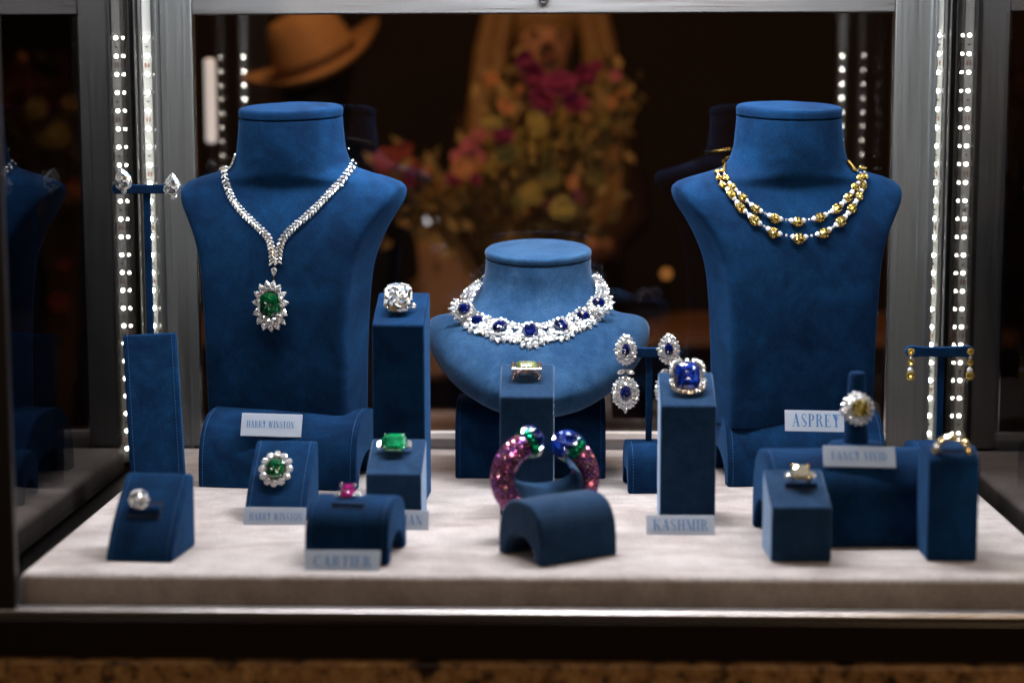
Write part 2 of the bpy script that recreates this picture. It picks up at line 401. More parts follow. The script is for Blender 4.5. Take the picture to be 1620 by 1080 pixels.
def text_mesh(mb, s, x0, x1, y0, h, z):
    wd = sum((GL[c][0]+.10 if c != ' ' else .45) for c in s)-.10; k = (x1-x0)/wd; x = 0; q = 0
    for c in s:
        if c == ' ': x += .45; continue
        w, polys = GL[c]
        for p in polys:
            q += 1
            mb.add([(x0+(x+a)*k, y0+b*h, z+q*.4e-6) for a, b in p], [tuple(range(len(p)))])
        x += w+.10
def sign(px0, py0, px1, py1, Y, text, tx0, tx1, ty0, ty1, label, tilt=20, ink=M_LETTER, group=None, roll=0, yaw=0):
    """frosted plate facing the camera; tx.. = text box in photo pixels"""
    cx = (px0+px1)/2; A = P(cx, py1, Y)
    w = PX(px1-px0, Y)*1.003; h = PX(py1-py0, Y)/cos(R(tilt-6))
    o = thing('brand_sign', A, label, 'sign', group, (0, R(roll), R(yaw)))
    th = .0022; mb = MB(); mb.box(-w/2, w/2, 0, th, 0, h)
    pl = mb.build('plate', M_ACRYL, o, smooth=False, bevel=.0004)
    pl.rotation_euler = (-R(tilt), 0, 0)
    t = MB(); u = w/(px1-px0); v = h/(py1-py0)
    text_mesh(t, text, (tx0-cx)*u, (tx1-cx)*u, (py1-ty1)*v, (ty1-ty0)*v, .0006)
    lt = t.build('lettering', ink, pl, smooth=False)
    lt.rotation_euler = (pi/2, 0, 0)
    return o

# ------------------------------------------------------------------ the setting: case
XL, XR, YB = -.532, .476, 2.262        # mirrors and back pane
ZT = .538; ZB = .031
# platform
rnd = random.Random(2)
mb = MB(); X0, X1, Y0, Y1 = -.4975, .464, 1.598, 2.244; rr = .007; T = .029
def platform_ring(ins, z, n=10):
    pts = []; cr = .012
    for cx, cy, a in ((X1-cr, Y0+cr, -90), (X1-cr, Y1-cr, 0), (X0+cr, Y1-cr, 90), (X0+cr, Y0+cr, 180)):
        for i in range(n+1):
            t = R(a+90*i/n); pts.append((cx+(cr-ins)*cos(t), cy+(cr-ins)*sin(t), z))
    return pts
rg = [platform_ring(.0015, -T), platform_ring(0, -T+.002)]
for i in range(0, 7): rg.append(platform_ring(rr*(1-cos(R(15*i))), -rr+rr*sin(R(15*i))))
mb.rings(rg)
pf = mb.build('display_platform', M_PLUSH, auto=50)
tag(pf, 'low beige suede covered platform that all the blue stands rest on', 'platform')
s = MB().box(-1.45, 1.45, 1.56, 2.29, -.05, -T-.004).build('case_floor', mat('case_floor_black', (.012, .011, .011), .35), smooth=False); tag(s, kind='structure')
s = MB().box(-1.45, 1.45, 1.45, 2.31, .80, .83).build('case_ceiling', mat('case_ceiling_white', (.70, .70, .70), .5), smooth=False); tag(s, kind='structure')
# glass partitions towards the neighbouring cases
M_PART = pane('dark_partition_glass', .05, (.46, .45, .45))
for x, lb in ((XL, 'dark glass partition towards the neighbouring case on the left'), (XR, 'dark glass partition towards the neighbouring case on the right')):
    m = MB().box(x-.002, x+.002, 1.558, 2.262, -T-.003, .79).build('partition_glass', M_PART, smooth=False)
    tag(m, lb, 'glass pane', 'glass partitions between the cases')
# neighbouring platforms
def platform2(x0, x1, label):
    global X0, X1
    a, b_ = X0, X1; X0, X1 = x0, x1
    mb = MB(); rg = [platform_ring(.0015, -T), platform_ring(0, -T+.002)]
    for i in range(0, 7): rg.append(platform_ring(rr*(1-cos(R(15*i))), -rr+rr*sin(R(15*i))))
    mb.rings(rg); tag(mb.build('display_platform', M_PLUSH, auto=50), label, 'platform'); X0, X1 = a, b_
platform2(-1.40, -.5535, 'beige suede platform of the neighbouring case beyond the left glass partition')
platform2(.489, 1.40, 'beige suede platform of the neighbouring case beyond the right glass partition')
# back frame
fx0, fx1 = P(262, 300, YB).x, P(1465, 300, YB).x; ox0, ox1 = P(312, 300, YB).x, P(1408, 300, YB).x
ZT = P(800, 22, YB).z; ZB = P(800, 681, YB).z
fr = thing('aluminium_frame', (0, YB, 0), 'brushed aluminium frame around the dark back glass', 'frame')
def stile(x0, x1, nm='upright'):
    m = MB().box(x0, x1, -.012, .010, 0, .80); m.build(nm, M_ALU_V, fr, smooth=False, bevel=.0012)
    for a, b_ in ((x0+.006, x0+.0085), (x1-.012, x1-.010)):
        MB().box(a, b_, -.0135, -.0123, .0, .80).build('groove_rib', M_ALU_V, fr, smooth=False)
stile(fx0, ox0); stile(ox1, fx1)
MB().box(ox0+.0005, ox1-.0005, -.011, .010, ZT, .60).build('top_rail', M_ALU_H, fr, smooth=False, bevel=.0012)
MB().box(ox0+.0005, ox1-.0005, -.011, .010, -.02, ZB-.009).build('bottom_rail', M_ALU_H, fr, smooth=False, bevel=.0012)
MB().box(ox0+.0005, ox1-.0005, -.016, -.0005, ZB-.0085, ZB).build('sill', mat('pale_seal', (.62, .56, .53), .6), fr, smooth=False, bevel=.0008)
for x in (ox0+.0006, ox1-.0026):
    MB().box(x, x+.002, -.010, -.006, ZB+.001, ZT-.001).build('edge_trim', M_CHROME, fr, smooth=False)
kn = MB(); kn.tube([(.0, 0, 0), (0, -.008, 0), (0, -.010, 0)], [.007, .007, .004], 16)
MB_k = kn.build('lock', M_CHROME, fr, loc=(P(860, 0, YB).x, -.012, P(860, -2, YB).z))
for nm, a0, a1, far, lb in (('left', P(180, 300, YB).x, P(135, 300, YB).x, -1.40, 'aluminium back frame of the neighbouring case at the left edge'), ('right', P(1543, 300, YB).x, P(1586, 300, YB).x, 1.40, 'aluminium back frame of the neighbouring case at the right edge')):
    nf = thing('aluminium_frame', (0, YB, 0), lb, 'frame'); lo_, hi_ = min(a0, a1), max(a0, a1)
    MB().box(lo_, hi_, -.012, .010, 0, .80).build('upright', M_ALU_V, nf, smooth=False, bevel=.0012)
    e0, e1 = (far, lo_-.0005) if far < 0 else (hi_+.0005, far)
    MB().box(e0, e1, -.011, .010, ZT, .60).build('top_rail', M_ALU_H, nf, smooth=False, bevel=.0012)
    MB().box(e0, e1, -.011, .010, -.02, ZB).build('bottom_rail', M_ALU_H, nf, smooth=False, bevel=.0012)
    gx = a1-.0025 if far < 0 else a1+.0005
    MB().box(gx, gx+.002, -.010, -.006, ZB+.001, ZT-.001).build('edge_trim', M_CHROME, nf, smooth=False)
    q = MB().box(e0, e1, 0, .004, ZB+.0005, ZT-.0005).build('back_glass', M_PANE, smooth=False, loc=(0, YB, 0)); tag(q, 'dark back glass of the neighbouring case at the %s edge' % nm, 'glass pane')
g = MB().box(ox0+.001, ox1-.001, 0, .004, ZB, ZT).build('back_glass', M_PANE, smooth=False, loc=(0, YB, 0))
tag(g, 'dark tinted back glass reflecting the lights, behind the jewellery busts', 'glass pane')
# LED uprights in the four corners
def led_strip(x, y, face, label, x_in, n=27):
    """face = direction the chips look at; a channel profile with tape and chips"""
    o = thing('led_strip', (x, y, -.02), label, 'light strip', 'light strips in the corners of the case')
    d = Vector(face).normalized(); sx = Vector((d.y, -d.x, 0))*-1; rot = math.atan2(sx.y, sx.x); o.rotation_euler = (0, 0, rot)
    # local: x sideways, -y out of the tape
    MB().box(-.0052, .0052, 0, .0012, 0, .62).build('tape', M_LEDTAPE, o, smooth=False)
    for a, b_ in ((-.0100, -.0064), (.0064, .0100)):
        MB().box(a, b_, -.0025, .004, 0, .78).build('channel_edge', M_ALU_V, o, smooth=False, bevel=.0005)
    MB().box(-.0064, .0064, .002, .005, 0, .78).build('channel_back', M_INK, o, smooth=False)
    MB().box(-.0075, .0075, -.006, .003, .622, .66).build('end_bracket', M_CHROME, o, smooth=False, bevel=.0008)
    for i in range(n):
        z = .533-i*.0224
        if z < .005: break
        c = MB(); c.box(-.0024, .0024, -.0009, -.0001, -.0026, .0026); hs = c.build('led_chip', M_LEDTAPE, o, smooth=False, loc=(0, 0, z))
        e = MB(); e.sphere((0, -.0009, 0), .0021, 12, 8, (1, .55, 1)); e.build('lens', M_LED, hs)
        if i % 3 == 1:
            for xx in (-.0018, .0018): MB().box(xx-.0007, xx+.0007, -.0004, -.0001, -.0028, .0028).build('solder_pad', M_BROWN, o, smooth=False, loc=(0, 0, z-.011))
        if i % 3 == 0: MB().box(-.0016, .0016, -.0009, -.0001, -.0007, .0007).build('resistor', M_INK, o, smooth=False, loc=(0, 0, z-.011))
    return o
led_strip(P(238, 300, 2.25).x, 2.25, (.05, -1, 0), 'rear led light strip beside the left aluminium upright', 0)
led_strip(P(1479, 300, 2.25).x, 2.25, (-.12, -1, 0), 'rear led light strip beside the right aluminium upright', 0)
led_strip(P(387, 180, 2*YB-1.60).x, 1.60, (0, 1, 0), 'front led light strip at left, seen as dots reflected in the back glass', 0)
led_strip(P(350, 180, 2*YB-1.60).x, 1.60, (0, 1, 0), 'front led light strip of the left neighbouring case, reflected as the outer row of dots', 0)
led_strip(P(1331, 180, 2*YB-1.60).x, 1.60, (0, 1, 0), 'front led light strip at right, seen as dots reflected in the back glass', 0)
led_strip(P(1365, 180, 2*YB-1.60).x, 1.60, (0, 1, 0), 'front led light strip of the right neighbouring case, reflected as the outer row of dots', 0)
led_strip(P(190, 300, 2.25).x, 2.25, (.1, -1, 0), 'rear led light strip of the neighbouring case beyond the left partition', 0)
led_strip(P(1527, 300, 2.25).x, 2.25, (-.1, -1, 0), 'rear led light strip of the neighbouring case beyond the right partition', 0)
for x0, lb in ((XL, 'narrow aluminium post at the rear edge of the left glass partition'), (XR, 'narrow aluminium post at the rear edge of the right glass partition')):
    t = MB().box(x0-.0045, x0+.0045, 2.263, 2.275, -.02, .79).box(x0-.0045, x0-.003, 2.240, 2.2625, -.02, .79).box(x0+.003, x0+.0045, 2.240, 2.2625, -.02, .79).build('partition_post', M_ALU_V, smooth=False); tag(t, lb, 'metal post')
for x0, x1, lb in ((fx0-.0045, fx0-.0005, 'thin aluminium corner trim between light strip and frame at the left'), (fx1+.0005, fx1+.0045, 'thin aluminium corner trim between light strip and frame at the right')):
    t = MB().box(x0, x1, 2.232, 2.272, -.02, .79).build('corner_trim', M_ALU_V, smooth=False, bevel=.0008); tag(t, lb, 'metal trim')
# front of the case
ff = thing('front_frame', (0, 1.545, -.027), 'dark front frame of the case with a polished rail below the platform', 'frame')
MB().box(-.56, .56, 0, .016, .0003, .0085).build('polished_rail', mat('satin_steel', (.50, .46, .44), .34, 1), ff, smooth=False, bevel=.0014)
MB().box(-.58, .58, -.001, .03, -.0345, 0).build('black_fascia', M_BLACK, ff, smooth=False, bevel=.001)
MB().box(-.5315, -.4835, .001, .012, .009, .80).build('front_post', M_DKPOST, ff, smooth=False, bevel=.0015)
MB().box(.470, .510, .001, .012, .009, .80).build('front_post', M_DKPOST, ff, smooth=False, bevel=.0015)
def granite():
    m = mat('brown_granite', rough=.45); N, L, b = nodes(m)
    a = noise(N, L, 60, 5, .65); r = ramp(N, L, a.outputs['Fac'], [(.36, (.02, .011, .006)), (.46, (.30, .15, .055)), (.66, (.50, .28, .11))])
    f = noise(N, L, 420, 2, .6); r2 = ramp(N, L, f.outputs['Fac'], [(.35, (.55, .5, .45)), (.65, (1.2, 1.2, 1.2))])
    v = noise(N, L, 22, 3, .5, stretch=(1, 1, .55)); r3 = ramp(N, L, v.outputs['Fac'], [(.33, (.06, .04, .03)), (.38, (1, 1, 1)), (1, (1, 1, 1))])
    x = mixrgb(N, L, r.outputs[0], r2.outputs[0], 1, 'MULTIPLY'); L.new(mixrgb(N, L, x, r3.outputs[0], 1, 'MULTIPLY'), b.inputs['Base Color']); return m
st = MB().box(-1.2, 1.2, 1.535, 2.34, -1.0, -.0625).build('stone_counter', granite(), smooth=False, bevel=.002)
tag(st, 'brown speckled granite counter under the case', 'stone counter')

# ------------------------------------------------------------------ display stands
def stitch_line(mb, pts, seg=.0021, gap=.0017, r=.00028):
    pts = [Vector(p) for p in pts]; d = 0; L = [0]
    for a, b_ in zip(pts, pts[1:]): L.append(L[-1]+(b_-a).length)
    def at(t):
        for i in range(len(pts)-1):
            if L[i+1] >= t: return pts[i].lerp(pts[i+1], (t-L[i])/max(1e-9, L[i+1]-L[i]))
        return pts[-1]
    t = .001
    while t+seg < L[-1]:
        mb.tube([at(t), at(t+seg)], r, 5); t += seg+gap
def extrude_x(profile, w, taper=None):
    """profile (y,z) closed loop, counter-clockwise seen from +x ; extruded symmetric in x"""
    mb = MB(); a = [(-w/2, y, z) for y, z in profile]; b = [(w/2, y, z) for y, z in profile]
    n = len(profile); fs = [tuple(range(n)), tuple(range(2*n-1, n-1, -1))]
    for i in range(n): j = (i+1) % n; fs.append((i, i+n, j+n, j))
    mb.add(a+b, fs); return mb
def block(name, loc, yaw, profile, w, m, label, cat, group=None, stitch=None, bevel=.0025):
    o = thing(name, loc, label, cat, group, (0, 0, yaw))
    extrude_x(profile, w).build('suede_body', m, o, bevel=bevel, seg=3, auto=40)
    if stitch:
        s = MB()
        for sx in (-1, 1): stitch_line(s, [(sx*(w/2-.0055), y-.0006, z+.0004) for y, z in stitch])
        s.build('stitching', M_STITCH, o)
    return o
def slant_profile(D, hf, hb): return [(0, 0), (D, 0), (D, hb), (0, hf)][::-1]
def bridge_profile(D, H, foot=.2, rise=.5, n=22, e=.62, lean=0):
    out = []
    for i in range(n+1):
        t = pi*i/n; z = H*sin(t)**e if 0 < i < n else 0
        out.append((D/2-D/2*abs(cos(t))**.8*(1 if cos(t) > 0 else -1)+lean*z, z))
    inn = []
    a = D*(.5-foot); hh = H*rise
    for i in range(13):
        t = pi*i/12; inn.append((D/2+a*cos(t), hh*sin(t)))
    return out+inn
def outer_front(D, H, n=12, e=.62):
    return [(D/2-D/2*abs(cos(pi*i/22))**.8, H*sin(pi*i/22)**e if i else 0) for i in range(0, n)]
GST = 'blue suede ring and jewel stands'
def slant_box(name, pxl, pxr, pyb, pyf, pyk, D, m, label, yaw=0, cat='ring stand', wmul=1):
    A = G((pxl+pxr)/2, pyb); Y = A.y; w = PX(pxr-pxl, Y)*wmul
    hf = P((pxl+pxr)/2, pyf, Y).z; hb = P((pxl+pxr)/2, pyk, Y+D).z
    o = block(name, A, R(yaw), slant_profile(D, hf, hb), w, m, label, cat, GST, bevel=.0022)
    o['hf'] = hf; o['hb'] = hb; o['D'] = D
    return o
# bust bases
def bust_base(pxc, pyb, w, label, yaw):
    A = G(pxc, pyb); D, H = .135, .082
    return block('bust_base', A, R(yaw), bridge_profile(D, H, .14, .42), w, M_BLUE, label, 'bust base', 'arched suede bases under the busts', stitch=outer_front(D, H))
bust_base(437, 774, .182, 'wide arched blue suede base under the left tall bust with the emerald pendant', -7)
bust_base(1277, 768, .182, 'wide arched blue suede base under the right tall bust with the yellow necklace', 7)
A = G(839, 757)
o = block('bust_base', A, 0, bridge_profile(.12, .088, .16, .45, e=.4), PX(242, A.y), M_BLUE, 'dark blue suede base under the low central bust', 'bust base', 'arched suede bases under the busts', stitch=outer_front(.12, .088, e=.4))

# tall diamond box, emerald box, peridot column, big sapphire column, front right box
B_DIA = slant_box('ring_column', 590, 674, 796, 514, 462, .060, M_PALE if False else M_BLUE, 'tall blue suede column carrying the large rectangular diamond ring', -2)
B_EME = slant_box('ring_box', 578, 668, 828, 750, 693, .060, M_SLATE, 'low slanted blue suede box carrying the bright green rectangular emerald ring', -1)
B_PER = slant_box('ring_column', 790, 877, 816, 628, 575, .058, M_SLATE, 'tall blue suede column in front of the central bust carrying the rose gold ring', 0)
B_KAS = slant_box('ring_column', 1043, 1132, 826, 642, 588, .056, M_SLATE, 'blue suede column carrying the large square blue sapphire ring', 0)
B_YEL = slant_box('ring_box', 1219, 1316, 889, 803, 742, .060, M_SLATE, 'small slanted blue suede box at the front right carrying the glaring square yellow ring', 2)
# front right rounded column
A = G(1506, 888); Yc = A.y; D = .06; hh = P(1501, 703, Yc+.03).z
prof = [(0, 0), (D, 0), (D, hh-.012)] + [(D/2+D/2*cos(t), hh-.014+.014*sin(t)) for t in [pi*i/10 for i in range(1, 10)]] + [(0, hh-.012)]
B_GLD = block('ring_column', A, R(-1), prof[::-1], PX(80, Yc), M_BLUE, 'round topped dark blue suede column at the far right carrying the gold band ring', 'ring stand', GST)
# wedges
def wedge(name, pxl, pxr, pyb, pyt, D, label, yaw, cat='ring stand', m=M_BLUE, bulge=.006, tp=.010):
    A = G((pxl+pxr)/2, pyb); w = PX(pxr-pxl, A.y); top = P((pxl+pxr)/2, pyt, A.y+D-.01).z
    n = 10; fr_ = [((D-tp)*(i/n)**1.15 - bulge*sin(pi*i/n)*.6, top*(i/n)**.92) for i in range(n+1)]
    prof = fr_+[(D, top-.002), (D, 0)]
    o = block(name, A, R(yaw), prof, w, m, label, cat, GST, stitch=fr_)
    o['top'] = top; o['D'] = D; return o
B_ROU = wedge('ring_wedge', 163, 275, 889, 748, .074, 'leaning blue suede wedge at the front left with a round diamond ring in its slot', -6)
B_CLU = wedge('ring_wedge', 383, 484, 826, 697, .074, 'stitched blue suede wedge with the round emerald cluster ring', -4)
B_EL = wedge('earring_stand_block', 207, 293, 772, 527, .034, 'tall stitched blue suede slab at left that holds up the pear diamond earrings', 9, cat='earring stand', bulge=.003, tp=.012)
B_EL.rotation_euler.y = R(-2.2)
# arches
def arch(name, pxl, pxr, pyb, pyt, D, label, yaw, m=M_BLUE, e=.62, foot=.16, rise=.4, st=True, cat='ring stand'):
    A = G((pxl+pxr)/2, pyb); w = PX(pxr-pxl, A.y); H = P((pxl+pxr)/2, pyt, A.y+D/2).z
    o = block(name, A, R(yaw), bridge_profile(D, H, foot, rise, e=e), w, m, label, cat, GST, stitch=outer_front(D, H, e=e) if st else None)
    o['H'] = H; o['D'] = D; return o
B_CAR = arch('ring_arch', 478, 617, 893, 784, .085, 'rounded blue suede arch at the front carrying the pink ruby ring', -7)
B_LONG = arch('ring_arch', 1216, 1500, 866, 710, .105, 'long rounded blue suede arch at the right carrying the ring cone', 4, foot=.12, rise=.4)
B_EM = arch('earring_stand_block', 993, 1075, 781, 696, .075, 'small stitched blue suede block under the sapphire earring stand', 3, cat='earring stand', e=.45)
B_ER = arch('earring_stand_block', 1449, 1530, 790, 697, .07, 'small blue suede block under the yellow earring stand behind the gold band column', 4, cat='earring stand', e=.45)
# bracelet arch, turned
c0 = G(789, 873); c1 = G(860, 897); ax = Vector((c1.y-c0.y, -(c1.x-c0.x), 0))*-1
Db = (c1-c0).length; yawb = math.atan2(.041, .057)
org = c1 + Vector((cos(yawb), sin(yawb), 0))*.042
B_BR = block('bracelet_arch', org, yawb, bridge_profile(Db, .0565, .17, .42, e=.60), .088, M_SLATE,
             'slate blue rounded suede arch at the front centre, turned sideways before the purple bangle', 'bracelet stand', GST)

# ------------------------------------------------------------------ busts
def superring(hw, hd, n=48, e=2.0):
    pts = []
    for i in range(n):
        t = 2*pi*i/n; c, s_ = cos(t), sin(t); k = 2/e
        pts.append((hw*abs(c)**k*(1 if c >= 0 else -1), hd*abs(s_)**k*(1 if s_ >= 0 else -1)))
    return pts
def interp(keys, t):
    """smooth (Catmull) interpolation over key rows (t, values...)"""
    for i in range(len(keys)-1):
        if keys[i][0] <= t <= keys[i+1][0] or i == len(keys)-2:
            k0 = keys[max(i-1, 0)]; k1 = keys[i]; k2 = keys[i+1]; k3 = keys[min(i+2, len(keys)-1)]
            u = (t-k1[0])/(k2[0]-k1[0]); out = []
            for a, b_, c, d in zip(k0[1:], k1[1:], k2[1:], k3[1:]):
                m1 = (c-a)/max(1e-6, (k2[0]-k0[0]))*(k2[0]-k1[0]); m2 = (d-b_)/max(1e-6, (k3[0]-k1[0]))*(k2[0]-k1[0])
                h00 = 2*u**3-3*u**2+1; h10 = u**3-2*u**2+u; h01 = -2*u**3+3*u**2; h11 = u**3-u**2
                out.append(h00*b_+h10*m1+h01*c+h11*m2)
            return out
# rows: height, half width, front y, back y, exponent, tilt (rise of z per metre of y)
TALL = [(.064, .0885, -.047, .022, 11, 0), (.075, .089, -.048, .024, 11, 0), (.14, .0900, -.050, .026, 11, 0), (.20, .0925, -.050, .028, 11, 0),
        (.245, .0975, -.047, .030, 10, 0), (.275, .107, -.043, .034, 9, .0), (.300, .1205, -.037, .038, 8, .02),
        (.318, .1330, -.031, .042, 6, .04), (.330, .1375, -.027, .045, 4.6, .06), (.337, .137, -.025, .046, 3.0, .08), (.3425, .128, -.026, .047, 2.6, .09), (.348, .107, -.029, .047, 2.2, .10),
        (.356, .0810, -.031, .047, 2.0, .11), (.373, .0690, -.033, .047, 2.0, .12), (.395, .0650, -.034, .048, 2.0, .13), (.4135, .0632, -.034, .049, 2.0, .13)]
def tall_bust(px, label, yaw, mir):
    x = P(px, 400, 2.10).x
    o = thing('necklace_bust', (x, 2.085, 0), label, 'necklace bust', 'tall blue suede necklace busts', (0, 0, R(yaw)))
    mb = MB(); rings = []
    hs = [.064, .0645, .066]+[.07+i*(.4135-.07)/70 for i in range(71)]
    for q, h in enumerate(hs):
        hw, yf, yb, e, tl = interp(TALL, h); yc = (yf+yb)/2; hd = (yb-yf)/2
        ins = (0.004, .0015, .0)[q] if q < 3 else 0
        rings.append([(mir*(a*(1-ins/hw)), yc+b_*(1-ins/hd), h+tl*(b_+yc)) for a, b_ in superring(hw, hd, 56, e)])
    if mir > 0: rings = [list(r) for r in rings]
    mb.rings(rings)
    b = mb.build('torso', M_BLUE, o, auto=42)
    # cap with a seam groove
    c = MB(); hw, yf, yb, e, tl = interp(TALL, .4135); yc = (yf+yb)/2; hd = (yb-yf)/2; rg = []
    for dz, k in ((.0006, .965), (.0022, .97), (.0024, 1.0), (.0075, 1.012), (.0105, 1.0), (.0120, .975), (.0128, .93), (.0130, .6)):
        rg.append([(mir*a*k, yc+b_*k, .4135+dz+tl*(b_+yc)) for a, b_ in superring(hw, hd, 56, 2)])
    c.rings(rg); c.build('neck_cap', M_BLUE, o, auto=50)
    return o, b
BL, BLm = tall_bust(462, 'tall blue suede bust at left wearing the diamond necklace with emerald pendant', -18, 1)
BR, BRm = tall_bust(1247, 'tall blue suede bust at right wearing the two row yellow necklace', 18, -1)
LOW = [(0.0, -.0430, .2410, .0625, .052, -10, 2), (.10, -.0440, .2300, .0625, .052, -9, 2), (.20, -.0445, .2190, .0655, .051, -5, 2), (.30, -.0465, .2090, .0745, .048, 5, 2), (.38, -.0505, .2010, .0875, .044, 18, 2.1),
       (.46, -.0570, .1930, .105, .038, 32, 2.2), (.53, -.0660, .1845, .120, .032, 43, 2.4), (.60, -.0780, .1735, .1295, .028, 50, 2.7), (.68, -.0930, .1610, .1305, .026, 54, 3),
       (.76, -.1100, .1465, .1210, .0245, 56, 3), (.84, -.1270, .1310, .103, .023, 56, 3), (.90, -.1390, .1195, .081, .0215, 56, 2.7), (.95, -.1480, .1105, .056, .019, 56, 2.4), (1.0, -.1550, .1035, .018, .012, 56, 2)]
xc = P(851, 407, 2.11).x
BC = thing('necklace_bust', (xc, 2.13, 0), 'low wide blue suede bust in the centre wearing the sapphire and diamond collar', 'necklace bust')
mb = MB(); rings = []
for i in range(65):
    t = i/64; y, z, hw, ht, al, e = interp(LOW, t); al = R(al)
    n_ = Vector((0, -cos(al), sin(al)))
    cc = Vector((0, y, z))-n_*ht; kk = min(1, max(0, (t-.30)/.3)); kk = kk*kk*(3-2*kk)
    rings.append([cc+Vector((a, kk*.050*(a/.13)**2, kk*.019*(a/.13)**2))-n_*b_ for a, b_ in superring(hw, ht, 56, e)])
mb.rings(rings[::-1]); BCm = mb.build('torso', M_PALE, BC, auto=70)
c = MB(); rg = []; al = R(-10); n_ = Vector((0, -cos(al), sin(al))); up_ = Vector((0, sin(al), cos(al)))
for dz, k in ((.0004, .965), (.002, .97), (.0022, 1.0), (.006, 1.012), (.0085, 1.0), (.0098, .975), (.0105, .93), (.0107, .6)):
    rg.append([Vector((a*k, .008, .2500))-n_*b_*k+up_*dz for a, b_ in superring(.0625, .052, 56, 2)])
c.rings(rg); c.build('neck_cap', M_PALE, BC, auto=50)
bpy.context.view_layer.update()
def bvh(o):
    me = o.data; M = o.matrix_world
    return BVHTree.FromPolygons([M @ v.co for v in me.vertices], [tuple(p.vertices) for p in me.polygons])
TL, TR, TC = bvh(BLm), bvh(BRm), bvh(BCm)
def on(tree, px, py, Yf=2.09, off=.002):
    h = tree.ray_cast(Vector((0, 0, HC)), ray(px, py))
    if h[0] is None:
        h = tree.find_nearest(P(px, py, Yf))
    n = h[1]; d = ray(px, py)
    if n.dot(d) > 0: n = -n
    return h[0]+n*off, n
def onc(px, py, off):
    """point on the low bust, or on the collar's own curve round the neck where it leaves the chest"""
    h = TC.ray_cast(Vector((0, 0, HC)), ray(px, py)); Ye = 2.072+max(0, min(.045, (490-py)*.0011))
    if h[0] is None or h[0].y > Ye: return P(px, py, Ye), Vector((-.35 if px < 845 else .35, -1, .35)).normalized()
    n = h[1]; n = -n if n.dot(ray(px, py)) > 0 else n
    return h[0]+n*off, n
def resample(pts, step):
    out = [Vector((*pts[0], 0)).xy]; P_ = [Vector(p) for p in pts]
    L = [0]
    for a, b_ in zip(P_, P_[1:]): L.append(L[-1]+(b_-a).length)
    k = max(1, round(L[-1]/step)); res = []
    for q in range(k+1):
        t = L[-1]*q/k
        for i in range(len(P_)-1):
            if L[i+1] >= t-1e-9: res.append(P_[i].lerp(P_[i+1], (t-L[i])/max(1e-9, L[i+1]-L[i]))); break
    return res
def smooth_path(pts, sub=8):
    keys = [(i, *p) for i, p in enumerate(pts)]; n = (len(pts)-1)*sub
    return [tuple(interp(keys, i/sub)) for i in range(n+1)]
def back_arc(tree, cx, cy, A, B, n=14):
    """points round the back of the neck between world points A and B"""
    out = []
    for i in range(1, n):
        u = i/n; a = pi*(1-u); p = A.lerp(B, u)
        q = Vector((cx+(abs(A.x-B.x)/2)*1.0*cos(a), max(A.y, B.y)+.045*sin(a)+.004, p.z+.012*sin(a)))
        out.append(q)
    return out

# ---- emerald pendant necklace
NE = thing('emerald_necklace', on(TL, 431, 483)[0], 'diamond necklace with a large green emerald pendant hanging on the left tall bust', 'necklace')
O = NE.location.copy()
left = smooth_path([(368, 246), (357, 262), (358, 284), (367, 311), (381, 332), (399, 350), (417, 367), (428, 381), (432, 398), (433, 416)])
right = smooth_path([(549, 234), (559, 249), (553, 272), (533, 296), (512, 318), (489, 341), (467, 359), (450, 377), (443.5, 395), (441.5, 416)])
count = 0; links = MB()
for side, path in ((-1, left), (1, right)):
    pts = resample(path, 6.3); W3 = []
    for i, p in enumerate(pts):
        a = pts[max(0, i-1)]; b_ = pts[min(len(pts)-1, i+1)]; tg = (b_-a).normalized(); nr = Vector((-tg.y, tg.x))
        hw = 3.3 if i > 3 else 2.2
        narrow = 1 if i > 3 else .8
        W3.append(on(TL, p.x, p.y, off=.0012)[0]-O)
        for k in (-1, 1):
            q = p+nr*hw*k+tg*k*1.2
            w3, n3 = on(TL, q.x, q.y, off=.0026); e3 = on(TL, q.x+tg.x+nr.x*1.0*k, q.y+tg.y+nr.y*1.0*k, off=.0026)[0]
            dirv = (e3-w3)
            if count < 96 or True:
                inst(ME_MARQ, 'marquise_diamond', NE, w3-O, jig(n3, .40), dirv, PX(3.15, 2.05)*narrow)
            count += 1
    links.tube(W3, .0011, 6)
a3, b3 = on(TL, 368, 246)[0], on(TL, 549, 234)[0]
arc = back_arc(TL, (a3.x+b3.x)/2, 0, a3, b3)
links.tube([p-O for p in [a3]+arc+[b3]], .0016, 6); links.build('link_chain', M_PLAT, NE)
w3, n3 = on(TL, 435, 430, off=.003)
inst(ME_PEAR, 'drop_diamond', NE, w3-O, n3, (0, 0, -1), PX(6.2, 2.05))
